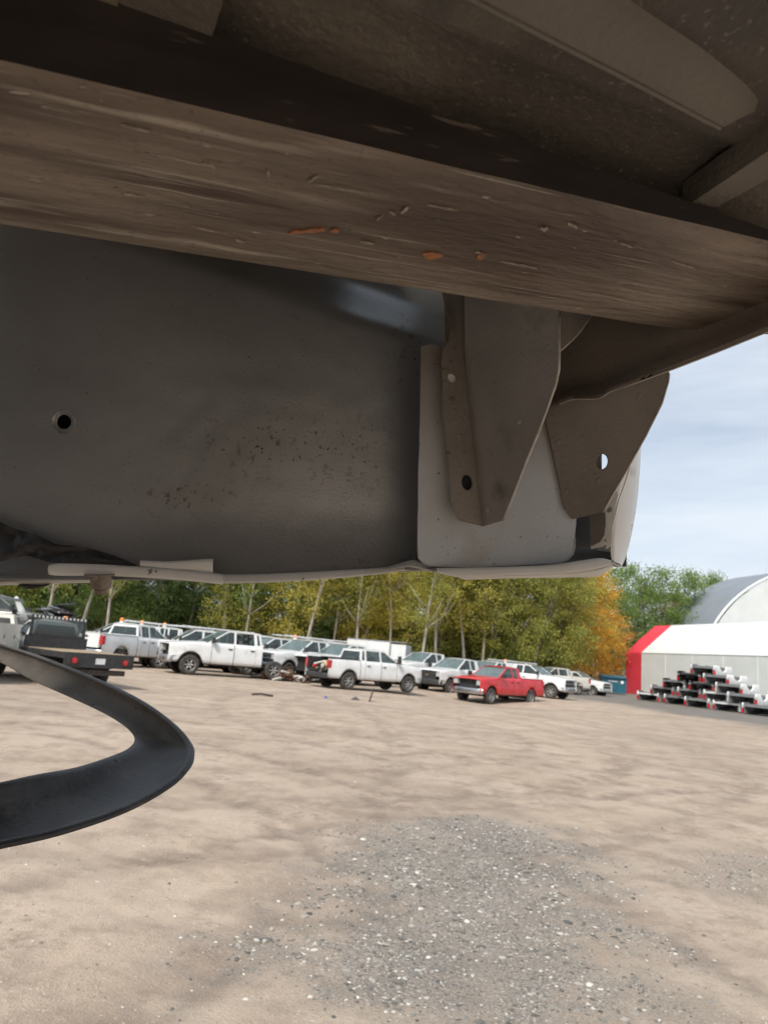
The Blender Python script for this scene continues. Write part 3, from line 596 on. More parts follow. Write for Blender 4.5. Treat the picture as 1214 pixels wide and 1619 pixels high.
# ---------------------------------------------------------------- materials of the yard
M_WHITE = mat('white_paint', (.74, .75, .75), .35, 0, c2=(.66, .665, .66), scale=2.2, coat=.5, spots=[(5, .64, .15, (.52, .49, .44), (1, 1, .6))])
M_OFFW = mat('off_white_paint', (.66, .64, .58), .4, 0, c2=(.58, .55, .48), scale=2.2, coat=.3)
M_RED = mat('red_paint', (.62, .022, .03), .35, 0, c2=(.50, .018, .024), scale=2.5, coat=.5)
M_BLK = mat('black_plastic', (.022, .022, .024), .6, 0, c2=(.04, .04, .04), scale=8)
M_DARKP = mat('charcoal_paint', (.028, .030, .034), .35, 0, c2=(.055, .052, .05), scale=3, coat=.4)
M_UND = mat('under_chassis', (.03, .027, .025), .8, 0, c2=(.07, .05, .04), scale=6)
M_TYRE = mat('tyre_rubber', (.030, .029, .028), .85, 0, c2=(.075, .066, .056), scale=6)
M_RIM = mat('wheel_rim', (.42, .42, .42), .4, .6, c2=(.26, .25, .24), scale=12)
M_CHROME = mat('dull_chrome', (.55, .56, .57), .22, .9, c2=(.42, .42, .42), scale=9)
M_TAIL = mat('tail_lamp_red', (.52, .012, .018), .2, 0, c2=(.40, .01, .014), scale=9, coat=.6)
M_LAMP = mat('clear_lamp', (.62, .64, .64), .12, .2, c2=(.45, .46, .46), scale=30, coat=.6)
M_AMBER = mat('amber_beacon', (.80, .24, .02), .3, 0, c2=(.68, .18, .02), scale=20, coat=.4)
M_SEAT = mat('grey_interior', (.09, .09, .09), .8, 0, c2=(.14, .135, .13), scale=5)
M_GOLD = mat('gold_emblem', (.55, .40, .12), .3, .7)
M_WOOD = mat('worn_deck_boards', (.40, .31, .20), .8, 0, c2=(.28, .21, .14), scale=4, stretch=(1, 8, 1))
M_SCRAP = mat('rusty_scrap', (.12, .055, .032), .85, .2, c2=(.22, .12, .075), scale=9)
M_GALV = mat('galvanised_pipe', (.34, .36, .36), .45, .6, c2=(.26, .27, .27), scale=8)
def glass_mat(name, tint, a):
    m = bpy.data.materials.new(name); m.use_nodes = True; t = m.node_tree; b = t.nodes['Principled BSDF']; l = t.links.new
    b.inputs['Roughness'].default_value = .04; b.inputs['Specular IOR Level'].default_value = .8
    tc_ = N(t, 'ShaderNodeTexCoord'); n = N(t, 'ShaderNodeTexNoise'); n.inputs['Scale'].default_value = 3; l(tc_.outputs['Object'], n.inputs[0])
    r = N(t, 'ShaderNodeValToRGB'); r.color_ramp.elements[0].color = (*tint, 1); r.color_ramp.elements[1].color = (*[c * 1.7 for c in tint], 1); l(n.outputs[0], r.inputs[0]); l(r.outputs[0], b.inputs['Base Color'])
    tr = N(t, 'ShaderNodeBsdfTransparent'); tr.inputs[0].default_value = (.75, .85, .83, 1); ms = N(t, 'ShaderNodeMixShader'); ms.inputs[0].default_value = a
    l(tr.outputs[0], ms.inputs[1]); l(b.outputs[0], ms.inputs[2]); l(ms.outputs[0], t.nodes['Material Output'].inputs[0]); return m
M_GLASS = glass_mat('tinted_glass', (.03, .042, .042), .72)
M_SCREEN = glass_mat('sky_tinted_windscreen', (.10, .14, .14), .7)  # paler teal than the other glass: sky reflection put into the tint

# ---------------------------------------------------------------- pickup trucks (x forward, origin between the axles on the ground)
FA, RA, REAR, NOSE = 1.825, -1.825, -3.03, 2.72
def hw(x, z): return .985 - .055 * max(0, (z - .85) / .46) ** 2 - .018 * math.exp(-((z - .93) / .05) ** 2) - .05 * max(0, (.75 - z) / .3) ** 2 - .26 * max(0, x - 2.05) ** 2 - .05 * max(0, -2.6 - x)
def zbot(x):
    z = .50
    for xa in (FA, RA):
        if abs(x - xa) < .52: z = max(z, .42 + math.sqrt(.52 ** 2 - (x - xa) ** 2))
    return z
def ztop(x):
    if x > 2.45: return 1.22 - .55 * (x - 2.45) ** 2
    if x > 1.2: return 1.31 - .09 * ((x - 1.2) / 1.25) ** 1.5
    return 1.315
_cache = {}
def cached(key, fn):
    if key not in _cache: _cache[key] = fn()
    return _cache[key]
def side(x0, x1, s, top=None, zb=zbot):
    n = max(2, int((x1 - x0) / .065)); rows = []
    for i in range(n + 1):
        x = x0 + (x1 - x0) * i / n; b = zb(x); t = (top or ztop)(x); col_ = [(x, s * (hw(x, b) - .10), b), ]
        for k in range(8): z = b + (t - b) * k / 7; col_.append((x, s * hw(x, z), z))
        col_.append((x, s * (hw(x, t) - .07), t + .012)); rows.append(col_)
    return MB().grid(rows)
def greenhouse(cb, kind):
    """cab frame with window openings, and the glass quads"""
    rz, rf, rb = 1.88, .30, cb + .10
    B = lambda x, s: Vector((x, s * .905, 1.318)); T = lambda x, s: Vector((x, s * .735, rz))
    cuts = {'crew': [(1.22, rf), (.02, .02), (-.90, -.86), (cb, rb)], 'ext': [(1.22, rf), (-.08, -.08), (-.62, -.62), (cb, rb)], 'reg': [(1.22, rf), (-.05, -.05), (cb, rb)]}[kind]
    fr = MB(); gl = []
    def pane(q, ins, keep=True):
        c = sum(q, Vector()) / 4; nrm = (q[1] - q[0]).cross(q[3] - q[0]).normalized()
        qi = []
        for i in range(4):
            p = q[i]; e1_ = (q[(i + 1) % 4] - p).normalized(); e0 = (q[i - 1] - p).normalized(); sa = max(.4, e1_.cross(e0).length); qi.append(p + (e1_ + e0) * ins / sa)
        fr.add(q + qi, [(i, (i + 1) % 4, 4 + (i + 1) % 4, 4 + i) for i in range(4)])
        ci = [p + (Vector((c.x * .0, 0, 1.5)) - c).normalized() * .02 for p in qi]
        fr.add(qi + ci, [(i, (i + 1) % 4, 4 + (i + 1) % 4, 4 + i) for i in range(4)])
        gl.append(ci if keep else None)
    for s in (1, -1):
        for a, b in zip(cuts[:-1], cuts[1:]):
            q = [B(a[0], s), B(b[0], s), T(b[1], s), T(a[1], s)]
            pane(q, .045 if a[0] - b[0] > .4 else .07)
    pane([B(1.22, 1), B(1.22, -1), T(rf, -1), T(rf, 1)], .05)
    pane([B(cb, 1), B(cb, -1), T(rb, -1), T(rb, 1)], .10)
    rows = []
    for i in range(9):
        t = i / 8; x = rf + .05 + (rb - rf - .05) * t; e = .045 * (1 - (2 * t - 1) ** 4)
        rows.append([(x, y * .742, rz + e * (1 - (y) ** 4) + .012 * (1 - y * y)) for y in [k / 4 - 1 for k in range(9)]])
    fr.grid(rows); fr.grid([[tuple(T(rf, 1)), tuple(T(rf, -1))], [rows[0][8], rows[0][0]]])
    wall = [(cb, .93, .55), (cb, -.93, .55), (cb, -.90, 1.318), (cb, .90, 1.318)]; fr.add(wall, [(0, 1, 2, 3)])
    return fr.mesh('cab_frame'), gl
def hood_mesh():
    rows = []
    for i in range(15):
        x = 1.20 + (2.66 - 1.20) * i / 14; h = hw(x, ztop(x)) - .07; rows.append([(x, h * y, ztop(x) + .012 + .05 * (1 - y ** 4) * (1 - max(0, (x - 2.2) / .5) ** 2 * .6) - (.012 if abs(abs(y) - .6) < .01 else 0)) for y in [k / 10 - 1 for k in range(21)]])
    e = rows[-1]; rows.append([(p[0] + .05, p[1], p[2] - .05) for p in e]); return MB().grid(rows).mesh('hood', True)
def bumper_mesh(x, z0, z1, d, s=1, w=.97):
    rows = []
    for k in range(17):
        t = k / 8 - 1; xx = x - s * .20 * abs(t) ** 3.5; y = w * t
        rows.append([(xx - s * d, y, z0), (xx - s * .01, y, z0), (xx, y, z0 + .05), (xx, y, z1 - .05), (xx - s * .02, y, z1), (xx - s * d, y, z1)])
    mb = MB().grid(rows); return mb.mesh('bumper', True)
def tyre_mesh(r=.40, w=.26):
    return MB().lathe([(.24, -w / 2 * .8), (.30, -w / 2), (r - .04, -w / 2), (r - .005, -w / 2 + .03), (r, 0), (r - .005, w / 2 - .03), (r - .04, w / 2), (.30, w / 2), (.24, w / 2 * .8)], 28).mesh('tyre', True)
def rim_mesh():
    mb = MB().lathe([(.245, .105), (.235, .11), (.225, .08), (.215, .02)], 28)
    for k in range(6):
        a = k * math.pi / 3; Mx = Matrix.Rotation(-a, 4, 'Y'); mb.box(.05, .225, .045, .075, -.035, .035, Mx)
    mb.lathe([(.001, .09), (.05, .088), (.07, .07), (.08, .04)], 14); return mb.mesh('rim', True)
def disc_mesh(): return MB().lathe([(.001, .01), (.215, .015), (.23, -.02)], 20).mesh('brake_disc', True)
def wheel(par, x, y, s, z=.40, rimmat=None):
    w = link('wheel', cached('disc', disc_mesh), M_UND, par, Matrix.Translation((x, y, z)) @ (Matrix.Identity(4) if s > 0 else Matrix.Rotation(math.pi, 4, 'Z')))
    link('tyre', cached('tyre', tyre_mesh), M_TYRE, w); link('rim', cached('rim', rim_mesh), rimmat or M_RIM, w)
def boxm(key, *b): return cached(('box', key), lambda: MB().box(*b).mesh('box'))
def bed_meshes(bx0):
    rail = lambda x: 1.37
    out = {}
    for s in (1, -1): out['bs%d' % s] = side(REAR, bx0, s, rail).mesh('bedside', True)
    m = MB()
    for s in (1, -1):
        m.box(REAR + .01, bx0 - .01, s * .80 - .01, s * .80 + .01, .84, 1.38); m.box(REAR, bx0 - .005, min(s * .79, s * .935), max(s * .79, s * .935), 1.375, 1.395); m.box(RA - .5, RA + .5, min(s * .55, s * .79), max(s * .55, s * .79), .85, 1.06)
    m.box(REAR + .01, bx0 - .01, -.80, .80, .80, .84); m.box(bx0 - .05, bx0 - .012, -.79, .79, .84, 1.37)
    out['liner'] = m.mesh('bed_liner'); return out
def truck(label, loc, head, kind='crew', paint=None, bed=True, front='chrome', tailgate=True, hood=True, beacon=False, rack=False, tonneau=False, missing_window=None, name='pickup_truck', group='pickup trucks parked in the yard', hood_up=False, wheels=True, rim=None, rise=0, cover=False, size=1):
    P = paint or M_WHITE; cb = {'crew': -1.2, 'ext': -.88, 'reg': -.35}[kind]
    t = thing(name, label, 'truck', loc + Vector((0, 0, rise)), R(head), group); t.scale = (size, size, size)
    doors = {'crew': [(.05, 1.0), (-.92, .035)], 'ext': [(-.10, 1.0), (-.66, -.115)], 'reg': [(-.10, 1.0)]}[kind]
    for s in (1, -1):
        link('fender', cached(('fen', s), lambda: side(1.012, NOSE, s).mesh('fender', True)), P, t)
        for a, b in doors:
            d = link('door', cached(('door', a, b, s), lambda: side(a + .006, b - .006, s).mesh('door', True)), P, t)
            link('handle', cached(('dh', a, s), lambda: MB().box(a + .08, a + .26, min(s * .965, s * 1.0), max(s * .965, s * 1.0), 1.12, 1.16).mesh('handle')), M_BLK, d)
        e = doors[-1][0]; link('cab_corner', cached(('cor', kind, s), lambda: side(cb, e - .006, s).mesh('cab_corner', True)), P, t)
        hl = link('headlight', cached(('hl', s), lambda: MB().box(2.44, 2.665, min(s * .60, s * .855), max(s * .60, s * .855), .90, 1.14).mesh('headlight')), M_LAMP if front != 'bare' else M_BLK, t)
        mi = link('mirror', cached(('mi', s), lambda: MB().box(.96, 1.06, min(s * 1.0, s * 1.2), max(s * 1.0, s * 1.2), 1.33, 1.56).box(.99, 1.03, min(s * .9, s * 1.02), max(s * .9, s * 1.02), 1.35, 1.40).mesh('mirror')), M_BLK, t)
    fr, gl = cached(('gh', kind), lambda: greenhouse(cb, kind)); link('cab_frame', fr, P, t)
    for i, q in enumerate(gl):
        last = i >= len(gl) - 2
        nm = 'windscreen' if i == len(gl) - 2 else 'rear_window' if i == len(gl) - 1 else 'side_window'
        if missing_window == i: continue
        link(nm, cached(('gl', kind, i), lambda: MB().add(q, [(0, 1, 2, 3)]).mesh(nm)), M_SCREEN if nm == 'windscreen' else M_GLASS, t)
    link('interior', cached(('int', kind), lambda: MB().box(.35, .5, -.8, .8, .6, 1.18).box(.5, 1.15, -.85, .85, 1.0, 1.27).box(-.35, -.2, -.7, -.12, .6, 1.52).box(-.35, -.2, .12, .7, .6, 1.52).box(cb + .05, 1.15, -.9, .9, .5, .6).mesh('interior')), M_SEAT, t)
    if hood: 
        h = link('hood', cached('hood', hood_mesh), P, t)
        if hood_up: h.matrix_local = Matrix.Translation((1.16, 0, 1.2)) @ Matrix.Rotation(R(-58), 4, 'Y') @ Matrix.Translation((-1.16, 0, -1.2))
    link('engine_bay', boxm('engbay', 1.15, 2.40, -.78, .78, .55, 1.15), M_UND, t)
    link('chassis', cached(('ch', bed), lambda: MB().box(REAR + .1 if bed else -2.9, 2.5, -.52, -.40, .48, .62).box(REAR + .1 if bed else -2.9, 2.5, .40, .52, .48, .62).box(-1.2, 1.1, -.88, .88, .44, .56).box(FA - .06, FA + .06, -.8, .8, .34, .46).box(RA - .08, RA + .08, -.8, .8, .32, .48).box(-2.6, -2.4, -.5, .5, .45, .6).mesh('chassis')), M_UND, t)
    if front == 'chrome':
        link('grille', cached('gr', lambda: MB().box(2.5, 2.655, -.58, .58, .74, 1.13).mesh('grille')), M_BLK, t)
        link('grille_bar', cached('grb', lambda: MB().box(2.60, 2.675, -.59, .59, .915, .975).box(2.6, 2.67, -.6, .6, 1.11, 1.15).box(2.6, 2.67, -.6, .6, .725, .76).mesh('grille_bar')), M_CHROME, t)
        link('front_bumper', cached('fb', lambda: bumper_mesh(2.80, .46, .74, .3)), M_CHROME, t)
    elif front == 'black':
        link('grille', cached('gr', lambda: MB().box(2.5, 2.655, -.58, .58, .74, 1.13).mesh('grille')), M_BLK, t)
        g = link('grille_bar', cached('grb2', lambda: MB().box(2.60, 2.672, -.59, .59, .92, .96).mesh('grille_bar')), M_BLK, t)
        link('emblem', cached('bow', lambda: MB().add([(2.68, y, z) for y, z in [(-.10, .925), (-.085, .955), (-.04, .955), (-.035, .97), (.035, .97), (.04, .955), (.10, .955), (.085, .925), (.04, .925), (.035, .91), (-.035, .91), (-.04, .925)]], [tuple(range(12))]).mesh('emblem')), M_GOLD, t)
        link('front_bumper', cached('fb', lambda: bumper_mesh(2.80, .46, .74, .3)), M_BLK, t)
    else:
        m = cached('rad', lambda: [MB().box(2.42, 2.50, -.62, .62, .60, 1.12)] and _rad())
        link('radiator', m, M_BLK, t)
        link('radiator_frame', cached('radf', lambda: MB().box(2.46, 2.56, -.80, .80, 1.10, 1.16).box(2.46, 2.56, -.80, -.70, .62, 1.16).box(2.46, 2.56, .70, .80, .62, 1.16).mesh('radiator_frame')), M_UND, t)
        if front == 'nogrille': link('front_bumper', cached('fb', lambda: bumper_mesh(2.80, .46, .74, .3)), M_CHROME, t)
    if bed:
        bm_ = cached(('bed', kind), lambda: bed_meshes(cb - .03))
        for s in (1, -1):
            link('bedside', bm_['bs%d' % s], P, t)
            link('tail_light', cached(('tl', s), lambda: MB().box(REAR - .012, REAR + .16, min(s * .80, s * .965), max(s * .80, s * .965), .93, 1.29).mesh('tail_light')), M_TAIL, t)
        link('bed_liner', bm_['liner'], M_BLK if tonneau else P, t)
        if tailgate:
            g = link('tailgate', boxm('tg', REAR - .02, REAR + .05, -.785, .785, .78, 1.37), P, t); link('handle', boxm('tgh', REAR - .028, REAR - .018, -.12, .12, 1.18, 1.27), M_BLK, g)
        if tonneau: link('tonneau_cover', boxm('tonn', REAR + .75, cb - .05, -.86, .86, 1.396, 1.43), M_BLK, t)
        if cover: link('bed_cap', cached(('cap', kind), lambda: MB().add([(REAR, .9, 1.397), (cb - .05, .9, 1.397), (cb - .05, -.9, 1.397), (REAR, -.9, 1.397), (REAR + .12, .74, 1.86), (cb - .06, .74, 1.9), (cb - .06, -.74, 1.9), (REAR + .12, -.74, 1.86)], [(0, 1, 2, 3), (4, 5, 6, 7), (0, 1, 5, 4), (1, 2, 6, 5), (2, 3, 7, 6), (3, 0, 4, 7)]).mesh('bed_cap')), P, t)
        link('rear_bumper', cached('rb', lambda: bumper_mesh(REAR - .14, .46, .70, .2, -1)), M_BLK if front == 'black' or tonneau else M_CHROME, t)
    if wheels:
        for x in ((FA, RA)):
            for s in (1, -1): wheel(t, x, s * .84, s, rimmat=rim)
    if beacon:
        link('beacon_base', cached('bcb', lambda: MB().lathe([(.001, 1.93), (.10, 1.93), (.10, 1.99), (.001, 1.99)], 12, 'Z').mesh('beacon_base')), M_WHITE, t)
        link('beacon', cached('bcn', lambda: MB().lathe([(.09, 1.99), (.10, 2.02), (.09, 2.13), (.05, 2.16), (.001, 2.165)], 14, 'Z').mesh('beacon', True)), M_AMBER, t)
    if rack:
        link('ladder_rack', cached(('rack', kind), lambda: _rack(cb)), M_WHITE, t)
    return t
def _rad():
    mb = MB().box(2.40, 2.46, -.66, .66, .58, 1.12)
    for k in range(9): mb.box(2.46, 2.48, -.6 + k * .15 - .012, -.6 + k * .15 + .012, .6, 1.11)
    mb.box(2.36, 2.6, -.55, .55, .50, .58); return mb.mesh('radiator')
def _rack(cb):
    mb = MB()
    for s in (1, -1):
        mb.tube([(REAR + .2, s * .85, 1.28), (REAR + .2, s * .8, 2.02), (1.0, s * .76, 2.06)], .03, 6)
        mb.tube([(cb - .15, s * .85, 1.28), (cb - .15, s * .8, 2.04)], .03, 6)
    for x in (REAR + .2, -2.0, cb - .15, -.2, .7): mb.tube([(x, -.8, 2.04), (x, .8, 2.04)], .025, 6)
    return mb.mesh('ladder_rack')
def by_wheel(wx, s, head, p, k=1):    # origin from the ground point under a wheel
    h = R(head); return Vector((p.x - k * (wx * math.cos(h) - s * .95 * math.sin(h)), p.y - k * (wx * math.sin(h) + s * .95 * math.cos(h)), p.z))
def ctr(px, d): return gd(px, d)

h = 209; truck('white crew cab pickup with no bed and a missing grille, second door window gone', by_wheel(FA, 1, h, gp(298, 1067), 1.16), h, 'crew', bed=False, front='nogrille', missing_window=1, size=1.16)
h = 204; truck('white pickup with open front end just left behind the bedless crew cab', by_wheel(FA, 1, h, gp(249, 1057), 1.14), h, 'ext', front='nogrille', size=1.14)
truck('white pickup seen from behind with red tail lamp, right of the flatbed cab', ctr(216, 40), 66, 'ext', front='chrome', size=1.12)
for i, (px, d, lab) in enumerate([(190, 44, 'leftmost white pickup with an amber roof beacon, behind the flatbed truck'), (222, 46, 'second white pickup from the left with an amber roof beacon'), (258, 47, 'third white pickup from the left with an amber roof beacon'), (310, 46, 'white pickup with ladder rack behind the bedless crew cab')]):
    truck(lab, ctr(px, d), 208, 'ext', beacon=i < 3, rack=i in (1, 3), size=1.17)
truck('white pickup with open engine bay just right of the bedless crew cab', ctr(428, 42), 222, 'ext', front='bare', hood=False, size=1.12)
truck('white pickup with chrome split grille facing the camera beside the scrap pile', ctr(484, 40), 228, 'ext', front='chrome', size=1.12)
truck('white utility pickup with roof rack and amber beacon behind the scrap pile', ctr(465, 45), 214, 'crew', beacon=True, rack=True, size=1.15)
truck('white pickup without grille behind the tail of the white crew cab', ctr(545, 39.5), 226, 'ext', front='bare', size=1.1)
for px, d, lab in ((352, 50, 'white pickup roof showing above the bedless crew cab hood'), (398, 49, 'white pickup showing just above the bedless crew cab rear door'), (516, 50, 'white pickup roof showing between the beacon pickup and the box trailer')): truck(lab, ctr(px, d), 210, 'crew', size=1.2)
h = 38; crew = truck('white crew cab pickup with black bed cover and open tail, facing right', by_wheel(RA, -1, h, gp(550, 1091)), h, 'crew', tailgate=False, tonneau=True, front='chrome')
truck('white pickup half hidden behind the nose of the white crew cab', ctr(672, 47), 224, 'ext', front='chrome', size=1.1)
truck('white pickup behind the white box trailer', ctr(628, 54), 228, 'ext')
h = 228; truck('white pickup with black grille, gold emblem and black bumper', by_wheel(FA, 1, h, gp(711, 1099), 1.08), h, 'ext', front='black', size=1.08)
h = 225; truck('red extended cab pickup with missing grille at the end of the row', by_wheel(FA, 1, h, gp(776, 1114)), h, 'ext', paint=M_RED, front='nogrille', group=None)
truck('white pickup with canopy behind the red pickup', ctr(775, 46), 228, 'ext', cover=True)
truck('white pickup with amber beacon behind the red pickup roof', ctr(798, 50), 228, 'crew', beacon=True, rack=True)
truck('white pickup facing right just above the red pickup bed', ctr(838, 47), 322, 'ext')
truck('off white crew cab pickup with bed, alone near the woods', ctr(872, 58), 205, 'crew', paint=M_OFFW)
truck('smaller white pickup parked nearest the teal dumpster', ctr(912, 64), 318, 'ext', rise=-.15)

# ---------------------------------------------------------------- flatbed truck at the left
def flatbed():
    h = R(139); c = ctr(84, 25.2); t = thing('flatbed_truck', 'white cab flatbed truck with black headache rack and tan wooden deck', 'truck', c, h); t.scale = (.9, .9, .95)
    # cab: reuse the pickup cab meshes
    fr, gl = greenhouse(-.35, 'reg')
    cab = link('cab', fr, M_WHITE, t)
    for i, q in enumerate(gl): link('window', MB().add(q, [(0, 1, 2, 3)]).mesh('window'), M_GLASS, cab)
    for s in (1, -1):
        link('fender', cached(('fen', s), lambda: side(1.012, NOSE, s).mesh('fender', True)), M_WHITE, t)
        d = link('door', cached(('door', -.1, 1.0, s), lambda: side(-.1 + .006, 1.0 - .006, s).mesh('door', True)), M_WHITE, t)
        link('mirror', MB().box(.9, 1.02, min(s * 1.05, s * 1.25), max(s * 1.05, s * 1.25), 1.25, 1.6).mesh('mirror'), M_BLK, t)
        link('marker_lamp', MB().box(1.03, 1.10, min(s * 1.05, s * 1.2), max(s * 1.05, s * 1.2), 1.28, 1.42).mesh('marker_lamp'), M_AMBER, t)
        link('cab_corner', side(-.35, -.11, s).mesh('cab_corner', True), M_WHITE, t)
    link('hood', cached('hood', hood_mesh), M_WHITE, t)
    link('raised_arm', MB().tube([(.55, .78, 1.85), (.6, .95, 2.2), (.6, 1.15, 2.5), (.6, 1.22, 2.55)], [.13, .11, .08, .09], 8).mesh('raised_arm', True), M_WHITE, t)
    # deck boards
    fr_ = MB().box(-3.55, -.42, -1.17, -1.10, .86, 1.03).box(-3.55, -.42, 1.10, 1.17, .86, 1.03).box(-3.62, -3.55, -1.17, 1.17, .62, 1.04).box(-.48, -.42, -1.1, 1.1, .86, 1.03)
    fr_.box(-3.50, -.5, -.5, -.4, .6, .9).box(-3.5, -.5, .4, .5, .6, .9); link('deck_frame', fr_.mesh('deck_frame'), M_BLK, t)
    bdm = MB().box(-3.54, -.49, -.13, .13, 1.0, 1.045).mesh('deck_board')
    for k in range(8): link('deck_board', bdm, M_WOOD, t, Matrix.Translation((0, -.962 + k * .275, 0)))
    hr = link('headache_rack', MB().box(-.48, -.44, -1.1, 1.1, 1.05, 1.42).mesh('headache_rack'), M_BLK, t)
    link('rack_frame', MB().box(-.49, -.42, -.98, -.90, 1.42, 2.0).box(-.49, -.42, .90, .98, 1.42, 2.0).box(-.49, -.42, -.98, .98, 1.98, 2.06).box(-.49, -.42, -.98, .98, 1.42, 1.47).mesh('rack_frame'), M_BLK, hr)
    link('rack_mesh', MB().add([(-.45, -.9, 1.47), (-.45, .9, 1.47), (-.45, .9, 1.98), (-.45, -.9, 1.98)], [(0, 1, 2, 3)]).mesh('rack_mesh'), M_GLASS, hr)
    st = boxm('stripe', -.497, -.49, -.03, .03, 1.985, 2.055)
    for k in range(14): link('reflector_strip', st, M_WHITE, hr, Matrix.Translation((0, -.9 + k * .138, 0)))
    for s in (1, -1):
        w_ = link('tail_light_housing', MB().box(-3.64, -3.60, min(s * .72, s * 1.1), max(s * .72, s * 1.1), .70, .92).mesh('tail_light_housing'), M_UND, t)
        link('tail_light', MB().lathe([(.001, 0), (.085, 0), (.08, .03), (.001, .035)], 14, 'Z').mesh('tail_light'), M_TAIL, t, Matrix.Translation((-3.64, s * .86, .81)) @ Matrix.Rotation(R(-90), 4, 'Y'))
    link('licence_plate', boxm('plate', -3.632, -3.622, -.16, .16, .73, .90), M_WHITE, t)
    link('step_bumper', MB().box(-3.55, -3.40, -.95, .95, .40, .56).mesh('step_bumper'), M_UND, t)
    for x in (FA, -2.2):
        for s in (1, -1): wheel(t, x, s * .84, s)
    link('chassis', MB().box(-3.3, 2.5, -.5, .5, .45, .62).box(1.15, 2.4, -.8, .8, .55, 1.1).mesh('chassis'), M_UND, t)
    link('roof_beacon', cached('bcn', lambda: MB().lathe([(.09, 1.99), (.10, 2.02), (.09, 2.13), (.05, 2.16), (.001, 2.165)], 14, 'Z').mesh('beacon', True)), M_AMBER, t, Matrix.Translation((.1, -.45, -.05)))
    link('roof_sign', MB().box(0, .35, -.3, .25, 1.94, 2.02).mesh('roof_sign'), M_OFFW, t)
flatbed()
# service truck with cream boxes and pipe rack, cut by the left edge
def service_truck():
    t = thing('service_truck', 'cream service body truck with grey pipe rack at the left edge', 'truck', ctr(-17, 25), R(100))
    m = MB().box(-3.2, -.3, -1.02, -.72, .85, 1.62).box(-3.2, -.3, .72, 1.02, .85, 1.62).box(-3.2, -.3, -.72, .72, .85, .95)
    link('service_body', m.mesh('service_body'), M_OFFW, t)
    for k in range(3):
        for s in (1, -1): d = link('locker_door', boxm(('lk', s), -.42, .42, min(s * 1.02, s * 1.035), max(s * 1.02, s * 1.035), .92, 1.56), M_OFFW, t, Matrix.Translation((-2.72 + k * .93, 0, 0))); link('latch', boxm(('lt', s), -.05, .05, min(s * 1.035, s * 1.05), max(s * 1.035, s * 1.05), 1.2, 1.3), M_CHROME, d)
    for s in (1, -1):
        link('tail_light', MB().lathe([(.001, 0), (.06, 0), (.055, .03), (.001, .035)], 14, 'Z').mesh('tail_light'), M_TAIL, t, Matrix.Translation((-3.21, s * .86, 1.45)) @ Matrix.Rotation(R(-90), 4, 'Y'))
        link('rack_rail', MB().tube([(-3.1, s * .95, 1.6), (-3.1, s * .95, 2.25), (-3.05, s * .95, 2.32), (-.4, s * .95, 2.32)], .045, 8).mesh('rack_rail', True), M_GALV, t)
    link('rack_crossbar', MB().tube([(-3.08, -.95, 2.28), (-3.08, .95, 2.28)], .045, 8).mesh('rack_crossbar', True), M_GALV, t)
    link('chassis', MB().box(-3.1, 2.4, -.5, .5, .45, .85).mesh('chassis'), M_UND, t)
    for s in (1, -1):
        link('fender', cached(('fen', s), lambda: side(1.012, NOSE, s).mesh('fender', True)), M_OFFW, t)
        link('door', cached(('door', -.1, 1.0, s), lambda: side(-.1 + .006, 1.0 - .006, s).mesh('door', True)), M_OFFW, t)
    link('hood', cached('hood', hood_mesh), M_OFFW, t); link('cab', cached(('gh', 'reg'), lambda: greenhouse(-.35, 'reg'))[0], M_OFFW, t)
    for x in (FA, RA):
        for s in (1, -1): wheel(t, x, s * .84, s)
service_truck()
# flat trailer with a dark pickup shell on it
def hauler():
    p = ctr(-12, 33); t = thing('flat_trailer', 'white flat trailer standing behind the service truck with a dark truck on it', 'trailer', p, R(8))
    link('deck', MB().box(-4, 3.2, -1.2, 1.2, .80, 1.05).mesh('deck'), M_OFFW, t); link('chassis', MB().box(-3.6, 3, -.5, .5, .5, .8).mesh('chassis'), M_UND, t)
    for x in (-2.4, 2.3):
        for s in (1, -1): wheel(t, x, s * .95, s)
    truck('dark stripped pickup loaded on the white flat trailer', p, 8, 'reg', paint=M_DARKP, front='bare', rise=.80, hood=True, group=None)
hauler()

# box trailer behind the crew cab
def box_trailer():
    t = thing('box_trailer', 'white box trailer behind the white crew cab pickup', 'trailer', ctr(600, 50), R(-14))
    link('box', MB().box(-2.1, .9, -1.05, 1.05, .6, 2.62).mesh('box'), M_WHITE, t)
    link('rear_door', boxm('btd', .9, 2.0, -1.0, 1.0, .62, 2.5), M_WHITE, t); link('roof_trim', MB().box(-2.13, 2.03, -1.08, 1.08, 2.622, 2.68).mesh('roof_trim'), M_GALV, t)
    link('corner_post', MB().box(.88, .96, -1.07, -1.0, .6, 2.62).mesh('corner_post'), M_GALV, t)
    for s in (1, -1): wheel(t, -.4, s * .9, s)
box_trailer()

